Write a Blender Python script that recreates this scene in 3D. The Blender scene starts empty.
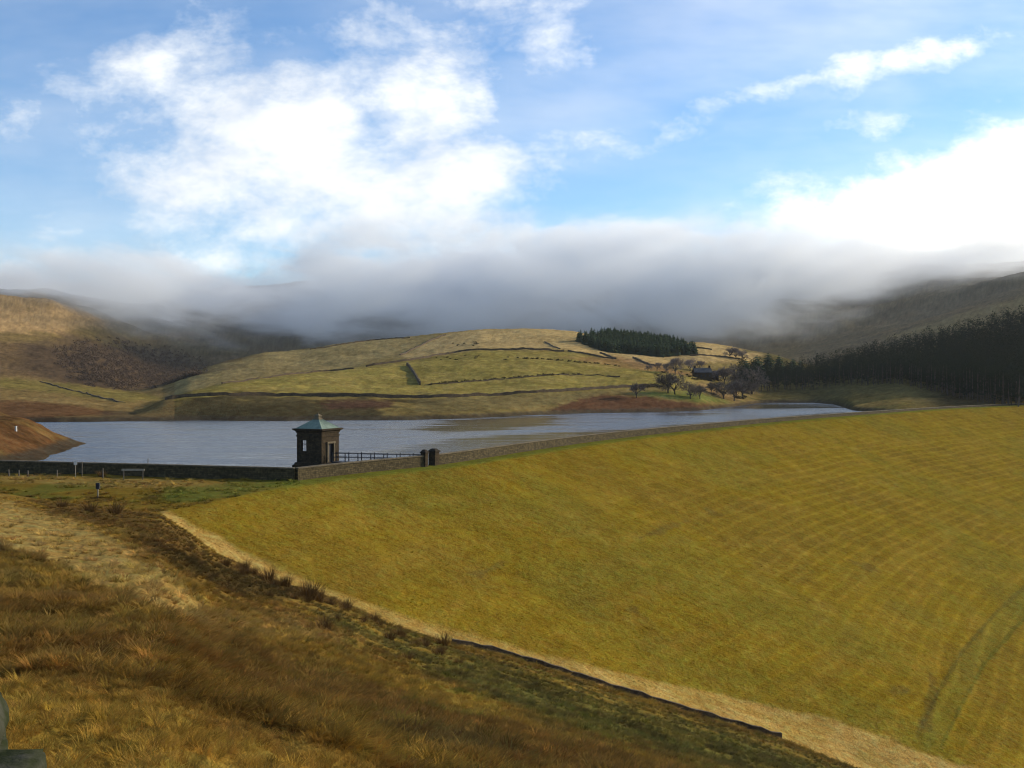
import bpy, bmesh, math, random
import numpy as np
from mathutils import Vector, Matrix

random.seed(7)
RNG = np.random.default_rng(7)
S = bpy.context.scene
COL = S.collection
F = 1098.0           # focal length in pixels of the 1024 px wide picture
VH = 372.0           # row of the true horizon
EYE = 16.5           # eye height above the reservoir (water level is z = 0)

# ------------------------------------------------------------------ camera
cam_data = bpy.data.cameras.new('camera')
cam_data.sensor_width = 36.0
cam_data.lens = 36.0 * F / 1024.0
cam_data.shift_y = -(384.0 - VH) / 1024.0
cam_data.clip_start = 0.1
cam_data.clip_end = 30000
cam = bpy.data.objects.new('camera', cam_data)
COL.objects.link(cam)
cam.location = (0, 0, EYE)
cam.rotation_euler = (math.radians(90), 0, 0)
S.camera = cam

# ------------------------------------------------------------------ sun, sky, exposure
SUN_EL = math.radians(20)
SUN_AZ = math.radians(64)     # clockwise from +Y (the view direction)
sun_dir = Vector((math.sin(SUN_AZ) * math.cos(SUN_EL), math.cos(SUN_AZ) * math.cos(SUN_EL), math.sin(SUN_EL)))
sd = bpy.data.lights.new('sun', 'SUN')
sd.energy = 4.6
sd.angle = math.radians(0.5)
sd.color = (1.0, 0.86, 0.64)
sun = bpy.data.objects.new('sun', sd)
COL.objects.link(sun)
sun.location = sun_dir * 500
sun.rotation_euler = sun_dir.to_track_quat('Z', 'Y').to_euler()

S.view_settings.view_transform = 'Standard'
S.view_settings.look = 'None'
S.view_settings.exposure = 0.25
S.view_settings.gamma = 1.0
S.render.engine = 'CYCLES'
S.cycles.use_denoising = True
S.cycles.denoiser = 'OPENIMAGEDENOISE'
S.cycles.denoising_input_passes = 'RGB_ALBEDO_NORMAL'
S.cycles.denoising_prefilter = 'ACCURATE'
S.cycles.use_adaptive_sampling = True
S.cycles.adaptive_threshold = 0.018
S.cycles.max_bounces = 6
S.cycles.diffuse_bounces = 2
S.cycles.glossy_bounces = 2
S.cycles.transmission_bounces = 2
S.cycles.volume_bounces = 5
S.cycles.transparent_max_bounces = 8
S.cycles.volume_max_steps = 128
S.cycles.volume_step_rate = 1.0
S.cycles.pixel_filter_type = 'BLACKMAN_HARRIS'
S.cycles.filter_width = 1.1


class NT:
    """tiny helper for wiring shader nodes"""
    def __init__(self, tree):
        self.t = tree
        self.t.nodes.clear()

    def n(self, kind, **props):
        node = self.t.nodes.new(kind)
        for k, v in props.items():
            setattr(node, k, v)
        return node

    def put(self, sock, val):
        if hasattr(val, 'links') or isinstance(val, bpy.types.NodeSocket):
            self.t.links.new(val, sock)
        else:
            sock.default_value = val

    def math(self, op, a, b=None, c=None, clamp=False):
        m = self.n('ShaderNodeMath', operation=op, use_clamp=clamp)
        self.put(m.inputs[0], a)
        if b is not None: self.put(m.inputs[1], b)
        if c is not None: self.put(m.inputs[2], c)
        return m.outputs[0]

    def vmath(self, op, a, b=None):
        m = self.n('ShaderNodeVectorMath', operation=op)
        self.put(m.inputs[0], a)
        if b is not None: self.put(m.inputs[1], b)
        return m.outputs[0]

    def noise(self, vec, scale, detail=3.0, rough=0.55, dist=0.0, dim='3D'):
        m = self.n('ShaderNodeTexNoise', noise_dimensions=dim)
        if vec is not None: self.put(m.inputs['Vector'], vec)
        m.inputs['Scale'].default_value = scale
        m.inputs['Detail'].default_value = detail
        m.inputs['Roughness'].default_value = rough
        m.inputs['Distortion'].default_value = dist
        return m.outputs['Fac']

    def ramp(self, val, lo, hi, a=0.0, b=1.0, smooth=True):
        m = self.n('ShaderNodeMapRange', interpolation_type='SMOOTHSTEP' if smooth else 'LINEAR', clamp=True) if smooth else self.n('ShaderNodeMapRange', clamp=True)
        self.put(m.inputs[0], val)
        for i, v in zip((1, 2, 3, 4), (lo, hi, a, b)):
            self.put(m.inputs[i], v)
        return m.outputs[0]

    def mix(self, fac, a, b, blend='MIX'):
        m = self.n('ShaderNodeMix', data_type='RGBA', blend_type=blend)
        self.put(m.inputs[0], fac)
        for s, v in ((m.inputs[6], a), (m.inputs[7], b)):
            if isinstance(v, tuple) and len(v) == 3: v = v + (1,)
            self.put(s, v)
        return m.outputs[2]

    def curve(self, val, pts):
        m = self.n('ShaderNodeFloatCurve')
        c = m.mapping.curves[0]
        for i, (x, y) in enumerate(pts):
            if i < 2:
                c.points[i].location = (x, y)
            else:
                c.points.new(x, y)
        m.mapping.update()
        self.put(m.inputs['Value'], val)
        return m.outputs[0]


# sky: physical sky plus broken cloud, all laid out by world direction
world = bpy.data.worlds.new('World')
S.world = world
world.use_nodes = True
world.cycles.sampling_method = 'MANUAL'
world.cycles.sample_map_resolution = 512
w = NT(world.node_tree)
sky = w.n('ShaderNodeTexSky', sky_type='NISHITA')
sky.sun_disc = False
sky.sun_elevation = SUN_EL
sky.sun_rotation = SUN_AZ
sky.altitude = 280
sky.air_density = 1.0
sky.dust_density = 0.25
sky.ozone_density = 3.0
tc = w.n('ShaderNodeTexCoord')
sep = w.n('ShaderNodeSeparateXYZ')
w.put(sep.inputs[0], tc.outputs['Generated'])
yy = w.math('MAXIMUM', sep.outputs[1], 0.08)
U = w.math('MULTIPLY_ADD', w.math('DIVIDE', sep.outputs[0], yy), F / 100, 5.12)
V = w.math('MULTIPLY_ADD', w.math('DIVIDE', sep.outputs[2], yy), -F / 100, VH / 100)
uv = w.n('ShaderNodeCombineXYZ')
w.put(uv.inputs[0], U); w.put(uv.inputs[1], V)
uvs = w.vmath('MULTIPLY', uv.outputs[0], (0.62, 1.0, 1.0))
warp = w.n('ShaderNodeTexNoise', noise_dimensions='3D')
w.put(warp.inputs['Vector'], uvs); warp.inputs['Scale'].default_value = 0.9; warp.inputs['Detail'].default_value = 3
wv = w.vmath('MULTIPLY', w.vmath('SUBTRACT', warp.outputs['Color'], (0.5, 0.5, 0.5)), (0.55, 0.5, 0))
uvw = w.vmath('ADD', uv.outputs[0], wv)
sepw = w.n('ShaderNodeSeparateXYZ')
w.put(sepw.inputs[0], uvw)
BLOBS = [(180, 75, 105, 42, 0, .85), (285, 120, 165, 75, 0, 1.0), (410, 110, 90, 62, 0, .95), (455, 175, 95, 58, 0, 1.0), (350, 195, 170, 65, 0, 1.1),
         (200, 165, 120, 70, 0, .9), (400, 232, 170, 34, 0, .9), (70, 120, 140, 55, 0, .40), (300, 160, 190, 85, 0, 1.05), (120, 85, 110, 50, 0, .5), (215, 105, 120, 65, 0, .95), (160, 140, 110, 75, 0, .72), (190, 215, 190, 40, 0, .6), (90, 215, 130, 26, 0, .42),
         (385, 32, 85, 40, 0, .62), (545, 38, 62, 34, 0, .66), (520, 6, 120, 22, 0, .55), (530, 165, 70, 26, 0, .5),
         (632, 128, 62, 26, -18, .6), (780, 82, 130, 13, -11, .55), (920, 52, 110, 19, -8, .58), (850, 68, 60, 24, -14, .6), (862, 14, 60, 18, 42, .56), (880, 128, 66, 20, 0, .58),
         (965, 208, 200, 56, -14, 1.2), (1015, 168, 130, 52, -10, 1.25), (905, 238, 170, 32, 0, 1.1), (1060, 240, 190, 80, 0, 1.3),
         (60, 262, 170, 20, 0, .55), (260, 268, 150, 18, 0, .5), (700, 250, 200, 16, 0, .4),
         (-250, 120, 200, 90, 0, .8), (1350, 90, 220, 110, 0, .9)]
mask = None
for cx, cy, rx, ry, rot, wt in BLOBS:
    a = math.radians(rot)
    dx = w.math('SUBTRACT', sepw.outputs[0], cx / 100); dy = w.math('SUBTRACT', sepw.outputs[1], cy / 100)
    ex = w.math('ADD', w.math('MULTIPLY', dx, math.cos(a) * 100 / rx), w.math('MULTIPLY', dy, math.sin(a) * 100 / rx))
    ey = w.math('ADD', w.math('MULTIPLY', dx, -math.sin(a) * 100 / ry), w.math('MULTIPLY', dy, math.cos(a) * 100 / ry))
    r2 = w.math('ADD', w.math('MULTIPLY', ex, ex), w.math('MULTIPLY', ey, ey))
    m = w.math('MULTIPLY', w.math('POWER', 2.718, w.math('MULTIPLY', r2, -0.8)), wt)
    mask = m if mask is None else w.math('MAXIMUM', mask, m)
fb = w.noise(uvs, 1.2, 9, 0.66, 0.1)
fb2 = w.noise(w.vmath('ADD', uvs, (0.16, -0.22, 3.1)), 1.0, 5, 0.55)
dens = w.math('ADD', w.math('MULTIPLY', mask, .95), w.math('MULTIPLY', w.math('SUBTRACT', fb, 0.5), 2.4))
alpha = w.ramp(dens, 0.10, 1.12)
# thin veil of high cloud
veil = w.math('MULTIPLY', w.ramp(w.noise(w.vmath('MULTIPLY', uv.outputs[0], (0.25, 0.8, 1)), 0.8, 5, 0.6), 0.3, 0.8), 0.42)
alpha = w.math('MAXIMUM', w.math('MULTIPLY', alpha, 0.97), veil)
# cloud is brightest towards the sun and where it is thin at the edge
thick = w.ramp(w.math('ADD', w.math('MULTIPLY', fb2, 1.2), w.math('MULTIPLY', dens, 0.25)), 0.35, 1.0)
dp = w.n('ShaderNodeVectorMath', operation='DOT_PRODUCT')
w.put(dp.inputs[0], tc.outputs['Generated']); dp.inputs[1].default_value = tuple(sun_dir)
glow = w.ramp(dp.outputs['Value'], 0.35, 0.95)
cl = w.mix(thick, (6.7, 7.2, 8.0), (9.6, 9.8, 9.8))
cl = w.mix(glow, cl, (14.5, 14.0, 12.8))
skyc = w.mix(1.0, sky.outputs[0], (1.10, 1.34, 1.55), 'MULTIPLY')
skycol = w.mix(alpha, skyc, cl)
bg = w.n('ShaderNodeBackground')
w.put(bg.inputs['Color'], skycol)
bg.inputs['Strength'].default_value = 0.10
wo = w.n('ShaderNodeOutputWorld')
w.t.links.new(bg.outputs[0], wo.inputs[0])


# ------------------------------------------------------------------ helpers
def tag(o, label=None, cat=None, group=None, kind=None):
    if label: o['label'] = label
    if cat: o['category'] = cat
    if group: o['group'] = group
    if kind: o['kind'] = kind
    return o


def empty(name, loc=(0, 0, 0), rz=0.0):
    o = bpy.data.objects.new(name, None)
    COL.objects.link(o)
    o.location = loc
    o.rotation_euler = (0, 0, rz)
    o.empty_display_size = 0.5
    return o


def mesh_obj(name, verts, faces, mat=None, parent=None, smooth=False, link=True):
    me = bpy.data.meshes.new(name)
    me.from_pydata([tuple(v) for v in verts], [], [tuple(f) for f in faces])
    me.update()
    if smooth:
        me.polygons.foreach_set('use_smooth', [True] * len(me.polygons))
    if mat: me.materials.append(mat)
    o = bpy.data.objects.new(name, me)
    if link: COL.objects.link(o)
    if parent: o.parent = parent
    return o


def np_mesh(name, V, tris=None, quads=None, smooth=False, mat=None, link=True, parent=None):
    """fast mesh from numpy arrays"""
    me = bpy.data.meshes.new(name)
    me.vertices.add(len(V))
    me.vertices.foreach_set('co', np.asarray(V, dtype=np.float32).ravel())
    loops = []; starts = []; totals = []; off = 0
    for arr, k in ((tris, 3), (quads, 4)):
        if arr is not None and len(arr):
            loops.append(np.asarray(arr, dtype=np.int32).ravel())
            starts.append(off + np.arange(len(arr), dtype=np.int32) * k)
            off += len(arr) * k
    loops = np.concatenate(loops); starts = np.concatenate(starts)
    me.loops.add(len(loops)); me.polygons.add(len(starts))
    me.loops.foreach_set('vertex_index', loops)
    me.polygons.foreach_set('loop_start', starts)
    me.update(calc_edges=True)
    if smooth: me.polygons.foreach_set('use_smooth', np.ones(len(starts), dtype=bool))
    if mat: me.materials.append(mat)
    o = bpy.data.objects.new(name, me)
    if link: COL.objects.link(o)
    if parent: o.parent = parent
    return o


def copy_tree(o):
    """a thing with copies of its parts and sub-parts"""
    c = o.copy(); COL.objects.link(c)
    for ch in list(o.children):
        p = ch.copy(); COL.objects.link(p); p.parent = c
        for g in list(ch.children):
            q = g.copy(); COL.objects.link(q); q.parent = p
    return c


class MB:
    """collects boxes, tubes and prisms into one mesh"""
    def __init__(self):
        self.v = []; self.f = []

    def box(self, x0, x1, y0, y1, z0, z1, jit=0.0):
        b = len(self.v)
        for z in (z0, z1):
            for x, y in ((x0, y0), (x1, y0), (x1, y1), (x0, y1)):
                self.v.append((x + random.uniform(-jit, jit), y + random.uniform(-jit, jit), z + random.uniform(-jit, jit)))
        self.f += [(b, b + 3, b + 2, b + 1), (b + 4, b + 5, b + 6, b + 7), (b, b + 1, b + 5, b + 4), (b + 1, b + 2, b + 6, b + 5),
                   (b + 2, b + 3, b + 7, b + 6), (b + 3, b, b + 4, b + 7)]
        return self

    def tube(self, p0, p1, r0, r1, n=6, cap=True):
        p0 = Vector(p0); p1 = Vector(p1)
        d = (p1 - p0).normalized()
        a = d.orthogonal().normalized(); c = d.cross(a)
        b = len(self.v)
        for p, r in ((p0, r0), (p1, r1)):
            for i in range(n):
                t = 2 * math.pi * i / n
                self.v.append(tuple(p + a * math.cos(t) * r + c * math.sin(t) * r))
        for i in range(n):
            j = (i + 1) % n
            self.f.append((b + i, b + j, b + n + j, b + n + i))
        if cap:
            self.f.append(tuple(b + n - 1 - i for i in range(n))); self.f.append(tuple(b + n + i for i in range(n)))
        return self

    def frustum(self, z0, h0, z1, h1):
        """square frustum centred on the axis (half widths h0, h1)"""
        b = len(self.v)
        for z, h in ((z0, h0), (z1, h1)):
            self.v += [(-h, -h, z), (h, -h, z), (h, h, z), (-h, h, z)]
        self.f += [(b, b + 3, b + 2, b + 1), (b + 4, b + 5, b + 6, b + 7), (b, b + 1, b + 5, b + 4), (b + 1, b + 2, b + 6, b + 5),
                   (b + 2, b + 3, b + 7, b + 6), (b + 3, b, b + 4, b + 7)]
        return self

    def build(self, name, mat, parent=None, smooth=False):
        return mesh_obj(name, self.v, self.f, mat, parent, smooth)


def smoothstep(x, a, b):
    t = np.clip((x - a) / (b - a), 0, 1)
    return t * t * (3 - 2 * t)


def _hash(ix, iy, seed):
    h = (ix.astype(np.int64) * 374761393 + iy.astype(np.int64) * 668265263 + seed * 1442695041) & 0xFFFFFFFF
    h = ((h ^ (h >> 13)) * 1274126177) & 0xFFFFFFFF
    return ((h ^ (h >> 16)) & 0xFFFF) / 65535.0


def vnoise(x, y, seed=0):
    ix = np.floor(x); iy = np.floor(y)
    fx = x - ix; fy = y - iy
    fx = fx * fx * fx * (fx * (fx * 6 - 15) + 10); fy = fy * fy * fy * (fy * (fy * 6 - 15) + 10)
    a = _hash(ix, iy, seed); b = _hash(ix + 1, iy, seed); c = _hash(ix, iy + 1, seed); d = _hash(ix + 1, iy + 1, seed)
    return (a * (1 - fx) + b * fx) * (1 - fy) + (c * (1 - fx) + d * fx) * fy


def fbm(x, y, scale, octs=4, seed=0, gain=0.5):
    """0..1 fractal value noise; scale = wavelength in metres"""
    s = 0; a = 1; tot = 0; fq = 1.0 / scale
    for o in range(octs):
        c, sn = math.cos(0.6 + o), math.sin(0.6 + o)
        s = s + a * vnoise((x * c - y * sn) * fq + 17.3 * o, (x * sn + y * c) * fq - 9.1 * o, seed + o)
        tot += a; a *= gain; fq *= 2.03
    return s / tot


def smooth1(a, k):
    if k < 2: return a
    ker = np.hanning(k + 2)[1:-1]; ker /= ker.sum()
    p = np.pad(a, (k, k), mode='edge')
    return np.convolve(p, ker, 'same')[k:-k]


def pchip(xk, yk, x):
    xk = np.asarray(xk, float); yk = np.asarray(yk, float)
    h = np.diff(xk); dl = np.diff(yk) / h
    m = np.zeros_like(yk)
    m[0] = dl[0]; m[-1] = dl[-1]
    same = dl[:-1] * dl[1:] > 0
    w1 = 2 * h[1:] + h[:-1]; w2 = h[1:] + 2 * h[:-1]
    with np.errstate(divide='ignore', invalid='ignore'):
        hm = (w1 + w2) / (w1 / dl[:-1] + w2 / dl[1:])
    m[1:-1] = np.where(same, hm, 0)
    i = np.clip(np.searchsorted(xk, x) - 1, 0, len(h) - 1)
    t = np.clip((x - xk[i]) / h[i], 0, 1)
    t2 = t * t; t3 = t2 * t
    return (2 * t3 - 3 * t2 + 1) * yk[i] + (t3 - 2 * t2 + t) * h[i] * m[i] + (-2 * t3 + 3 * t2) * yk[i + 1] + (t3 - t2) * h[i] * m[i + 1]


# ------------------------------------------------------------------ the lie of the land
# dam axis: the line of the parapet wall along the crest
DAM = np.array([(-48.8, 97.0), (-30.8, 154), (-22.3, 167.5), (-12.9, 180), (1.5, 209), (20, 243), (45, 280), (78, 325), (117, 371), (165, 424), (223, 478), (300, 545)], float)
tt = np.arange(len(DAM)); tf = np.linspace(0, len(DAM) - 1, 240)
DAMF = np.stack([pchip(tt, DAM[:, 0], tf), pchip(tt, DAM[:, 1], tf)], 1)
CORNER = np.array((-30.4, 154.8))               # where the abutment wall meets the parapet
WALLB = np.array([(-330, 236.0), (-160, 190.0), (-78.5, 168.0), (-30.4, 154.8)])   # the abutment wall
CREST = 1.2
SLOPE = 0.38


def dam_dist(x, y):
    """signed distance to the dam axis, positive downstream, by segments"""
    sh = x.shape; x = x.ravel(); y = y.ravel()
    best = np.full(x.shape, 1e9); sg = np.ones(x.shape); ss = np.zeros(x.shape); acc = 0
    P = DAMF[::4] if len(DAMF) % 4 == 1 else np.vstack([DAMF[::4], DAMF[-1:]])
    for i in range(len(P) - 1):
        ax, ay = P[i]; bx, by = P[i + 1]
        dx, dy = bx - ax, by - ay; L2 = dx * dx + dy * dy; L = math.sqrt(L2)
        t = ((x - ax) * dx + (y - ay) * dy) / L2
        if i == 0: t = np.minimum(t, 1)
        elif i == len(P) - 2: t = np.maximum(t, 0)
        else: t = np.clip(t, 0, 1)
        px = ax + t * dx - x; py = ay + t * dy - y
        d2 = px * px + py * py
        cr = (x - ax) * dy - (y - ay) * dx
        k = d2 < best
        best = np.where(k, d2, best); sg = np.where(k, np.sign(cr), sg); ss = np.where(k, acc + t * L, ss)
        acc += L
    return (np.sqrt(best) * sg).reshape(sh), ss.reshape(sh)


def dam_z(x, y, nd=None):
    if nd is None: nd = dam_dist(x, y)[0]
    e = np.maximum(0, nd - 3.0)
    return CREST + np.interp(y, [200, 300, 420], [0, .45, 1.05]) - SLOPE * (np.sqrt(e * e + 2.5) - math.sqrt(2.5)) - 0.02 * np.clip(nd, 0, 3)


# far side: for each picture column u the shore distance and (row, distance) of the breaks of slope
FAR = [
    (-900, 300, (398, 420), (378, 520), (368, 600), (350, 700), (320, 850), (290, 1150), (275, 1400)),
    (-300, 330, (400, 420), (380, 520), (372, 600), (360, 700), (325, 850), (295, 1150), (278, 1400)),
    (0, 362, (407, 420), (393, 510), (386, 600), (377, 700), (352, 850), (318, 1150), (291, 1400)),
    (50, 362, (408, 415), (396, 510), (390, 600), (382, 700), (358, 850), (326, 1150), (296, 1420)),
    (90, 364, (411, 410), (399, 510), (393, 600), (385, 700), (368, 850), (341, 1150), (317, 1450)),
    (125, 368, (416, 400), (402, 500), (396, 590), (391, 700), (381, 850), (356, 1150), (334, 1480)),
    (143, 370, (411, 402), (404, 490), (398, 580), (390, 700), (386, 850), (366, 1150), (341, 1500)),
    (165, 371, (400, 405), (399, 470), (401, 560), (384, 720), (384, 860), (372, 1150), (346, 1500)),
    (190, 372, (397, 408), (391, 475), (392, 560), (373, 760), (376, 900), (374, 1150), (350, 1500)),
    (222, 372, (396, 412), (383, 490), (386, 570), (362, 800), (368, 930), (374, 1150), (354, 1500)),
    (260, 373, (396, 418), (378, 520), (381, 600), (353.5, 840), (362, 960), (372, 1150), (356, 1500)),
    (296, 374, (396, 425), (373, 555), (376, 630), (350, 870), (360, 990), (370, 1150), (356, 1500)),
    (354, 375, (397, 434), (368, 590), (368, 660), (342, 895), (356, 1000), (368, 1150), (358, 1500)),
    (413, 378, (398, 442), (360, 640), (358, 700), (337, 915), (352, 1020), (368, 1150), (360, 1500)),
    (477, 395, (396.5, 455), (349, 680), (345, 740), (330, 910), (350, 1020), (368, 1150), (362, 1500)),
    (530, 420, (393.5, 470), (349, 690), (344, 750), (328.5, 900), (350, 1010), (368, 1150), (362, 1500)),
    (576, 436, (391, 490), (351, 695), (345, 755), (332, 885), (352, 1000), (366, 1150), (362, 1500)),
    (622, 446, (388, 505), (357, 700), (352, 750), (339.5, 870), (354, 990), (366, 1150), (360, 1500)),
    (661, 455, (391, 500), (362, 690), (357, 740), (343.5, 860), (356, 980), (365, 1150), (358, 1500)),
    (700, 470, (395, 510), (370, 670), (359, 740), (342, 850), (358, 970), (364, 1150), (356, 1500)),
    (736, 530, (399, 560), (380, 660), (364, 750), (347, 845), (360, 960), (360, 1150), (354, 1500)),
    (760, 592, (399, 605), (386, 660), (374, 740), (352, 835), (362, 950), (358, 1150), (350, 1500)),
    (780, 596, (397, 615), (387, 660), (378, 730), (356, 825), (364, 940), (356, 1150), (348, 1500)),
    (815, 588, (394, 625), (384, 670), (376, 720), (366, 790), (366, 920), (350, 1150), (340, 1500)),
    (835, 556, (394, 600), (382, 665), (374, 715), (365, 775), (364, 910), (346, 1150), (336, 1500)),
    (852, 470, (397, 540), (381, 660), (372, 710), (364, 760), (362, 900), (343, 1150), (332, 1500)),
    (900, 430, (388, 545), (376, 640), (366, 690), (355, 740), (356, 880), (332, 1150), (318, 1500)),
    (950, 435, (390, 530), (372, 620), (357, 680), (345, 730), (346, 870), (318, 1150), (305, 1500)),
    (1024, 450, (394, 505), (367, 600), (347, 660), (327, 720), (330, 860), (299, 1150), (285, 1500)),
    (1150, 470, (385, 510), (350, 580), (325, 650), (300, 710), (300, 850), (275, 1150), (265, 1500)),
    (1500, 420, (370, 470), (320, 560), (290, 640), (270, 700), (265, 850), (250, 1150), (245, 1500)),
    (1924, 400, (370, 470), (320, 560), (290, 640), (270, 700), (265, 850), (250, 1150), (245, 1500)),
]
FAR10 = [(-900, 290), (-300, 295), (0, 312), (60, 310), (100, 305), (200, 292), (300, 282), (500, 274), (700, 270), (800, 272), (860, 274), (885, 269), (910, 265), (945, 263), (1024, 264), (1500, 250), (1924, 250)]
# the foot of the hillside: where it meets the dam face or the flat abutment
MITRE = [(-900, 468), (-400, 474), (-100, 486), (0, 496), (60, 505), (120, 511), (160, 516), (190, 536), (215, 555), (270, 581), (330, 602), (390, 629), (450, 648), (510, 661), (600, 690),
         (700, 720), (780, 743), (840, 767), (900, 786), (1024, 824), (1200, 860), (1500, 905), (1924, 960)]

cols = np.concatenate([np.linspace(-900, -80, 62, endpoint=False), np.arange(-80, 1104, 1.35), np.linspace(1104, 1924, 62)])
rows = [-260, -60, -15, -4, 0, 1.5, 3.0]
while rows[-1] < 118: rows.append(rows[-1] * 1.0115)
while rows[-1] < 190: rows.append(rows[-1] * 1.0055)
while rows[-1] < 1000: rows.append(rows[-1] * 1.0075)
while rows[-1] < 3000: rows.append(rows[-1] * 1.014)
while rows[-1] < 12000: rows.append(rows[-1] * 1.09)
rows = np.array(rows)
NU, ND = len(cols), len(rows)
wid = np.where(rows >= 3, rows, 3 + (3 - rows))
UU, DD = np.meshgrid(cols, rows, indexing='ij')          # (NU, ND)
XX = (UU - 512) / F * wid[None, :]
YY = DD.copy()
dsafe = np.maximum(DD, 0.5)

fu = np.array([r[0] for r in FAR], float)
shore = smooth1(np.interp(cols, fu, [r[1] for r in FAR]), 9)
shore += (fbm(cols, cols * 0, 70, 2, 5) - .5) * 7
kd = []; kz = []
for i in range(7):
    vv = smooth1(np.interp(cols, fu, [r[2 + i][0] for r in FAR]), 13)
    dd = smooth1(np.interp(cols, fu, [r[2 + i][1] for r in FAR]), 13)
    kd.append(dd); kz.append(EYE + (VH - vv) / F * dd)
v10 = smooth1(np.interp(cols, [a for a, b in FAR10], [b for a, b in FAR10]), 21)
z10 = EYE + (VH - v10) / F * 2300
ZF = np.zeros_like(DD)
for c in range(NU):
    xs = [0, shore[c] - 60, shore[c] - 14, shore[c], shore[c] + 4]
    zs = [-5, -5, -2.2, 0.0, 1.2]
    xs += [k[c] for k in kd] + [2300, 2900, 12000]
    zs += [k[c] for k in kz] + [z10[c], z10[c] - 60, 60]
    zs[5] = max(zs[5], 1.35)
    ZF[c] = pchip(xs, zs, DD[c])
amp = smoothstep(DD, 900, 1800) * 26 + smoothstep(DD, 380, 520) * 1.3
away = smoothstep(DD - shore[:, None], 4, 60)
ZF += amp * away * (fbm(XX, YY, 1, 1, 3) * 0 + fbm(XX + 0.4 * YY, YY, 230, 5, 11) - 0.5) * 1.6
ZF += away * smoothstep(DD, 1000, 1500) * 10 * (np.abs(fbm(XX, YY * .35, 170, 4, 21) - .5) * -2 + .4)
ZF += away * ((fbm(XX, YY, 18, 3, 31) - .5) * 1.5 + (fbm(XX, YY, 5.5, 3, 33) - .5) * .9) * smoothstep(DD, 375, 420)

# the headland on the left
HL = [(83, 249), (70, 231), (40, 207), (0, 195), (-80, 187), (-250, 185), (-500, 200), (-500, 350), (-100, 372), (15, 372), (30, 330), (45, 300), (62, 278), (75, 262)]
HLx = np.array([(u - 512) / F * d for u, d in HL]); HLy = np.array([d for u, d in HL], float)


def poly_sd(x, y, px, py):
    """signed distance to a polygon, positive inside"""
    d2 = np.full(x.shape, 1e12); ins = np.zeros(x.shape, bool)
    n = len(px)
    for i in range(n):
        ax, ay, bx, by = px[i], py[i], px[(i + 1) % n], py[(i + 1) % n]
        dx, dy = bx - ax, by - ay
        t = np.clip(((x - ax) * dx + (y - ay) * dy) / (dx * dx + dy * dy + 1e-9), 0, 1)
        d2 = np.minimum(d2, (ax + t * dx - x) ** 2 + (ay + t * dy - y) ** 2)
        c = ((ay > y) != (by > y)) & (x < (bx - ax) * (y - ay) / (by - ay + 1e-12) + ax)
        ins ^= c
    return np.sqrt(d2) * np.where(ins, 1, -1)


sel = (DD > 170) & (DD < 420) & (UU < 140)
hd = np.full(DD.shape, -50.0)
hd[sel] = poly_sd(XX[sel], YY[sel], HLx, HLy)
hd += np.where(sel, (fbm(XX, YY, 9, 3, 8) - .5) * 4, 0)
hz = np.where(hd > 0, 6.3 * smoothstep(hd, -2, 15) - 0.1, hd * .25) + (fbm(XX, YY, 7, 3, 9) - .5) * .9 * smoothstep(hd, 1, 8)
ZF = np.where(sel, np.maximum(ZF, hz), ZF)
headland = sel & (hd > 0)

# dam, crest and the flat abutment
ND_, SS_ = dam_dist(XX, YY)
ZB = dam_z(XX, YY, ND_)
ZB += (fbm(XX, YY, 14, 4, 41) - .5) * 0.55 * smoothstep(ND_, 3, 12)
ZB += np.where(ND_ < 2, (fbm(XX, YY, 9, 4, 43) - .5) * 0.7 * smoothstep(-ND_, 2, 10), 0)
ywall = np.interp(XX, WALLB[:, 0], WALLB[:, 1])
behind = np.where(XX < CORNER[0], smoothstep(YY - ywall, 0.6, 4.0), 1.0)
up = smoothstep(-ND_, 1.0, 7.0) * behind
up = np.where((DD < 120), 0, up)
ZG = ZB * (1 - up) + ZF * up

# foreground hillside down to its foot
mv = np.interp(cols, [a for a, b in MITRE], [b for a, b in MITRE])
dm = np.zeros(NU); zm = np.zeros(NU)
dd = np.linspace(40, 175, 1400)
for c in range(NU):
    x = (cols[c] - 512) / F * dd
    z = dam_z(x, dd)
    v = VH + F * (EYE - z) / dd
    i = np.argmax(v < mv[c]) if (v < mv[c]).any() else len(dd) - 1
    dm[c] = dd[i]; zm[c] = z[i]
dm = smooth1(dm, 5); zm = smooth1(zm, 5)
STEP = 0.35
for c in range(NU):
    k = np.array([-260, 0, 0.5 * dm[c], dm[c]])
    z0 = EYE - 3.1
    zz = np.array([z0 + 30, z0, z0 + (zm[c] + STEP - z0) * 0.52, zm[c] + STEP])
    h = pchip(k, zz, DD[c])
    t = smoothstep(DD[c], dm[c] - 0.2, dm[c] + 0.9)
    ZG[c] = np.where(DD[c] < dm[c] + 0.9, h * (1 - t) + ZG[c] * t, ZG[c])
hill = DD < dm[:, None]
hfade = smoothstep(DD, 2.5, 6) * smoothstep(dm[:, None] - DD, 0, 22)
ZG += np.where(hill, hfade * ((fbm(XX, YY, 7.5, 3, 51) - .5) * 0.55 * smoothstep(DD, 6, 25) + (fbm(XX, YY, 1.1, 3, 52) - .5) * 0.34), 0)
VV = VH + F * (EYE - ZG) / dsafe       # row of each point seen from the standpoint


def ground_z(u, d):
    i = np.clip(np.searchsorted(cols, u) - 1, 0, NU - 2); j = np.clip(np.searchsorted(rows, d) - 1, 0, ND - 2)
    a = (u - cols[i]) / (cols[i + 1] - cols[i]); b = (d - rows[j]) / (rows[j + 1] - rows[j])
    return (ZG[i, j] * (1 - a) + ZG[i + 1, j] * a) * (1 - b) + (ZG[i, j + 1] * (1 - a) + ZG[i + 1, j + 1] * a) * b


def gz(x, y):
    return float(ground_z(np.float64(512 + x / y * F), np.float64(y)))


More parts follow.
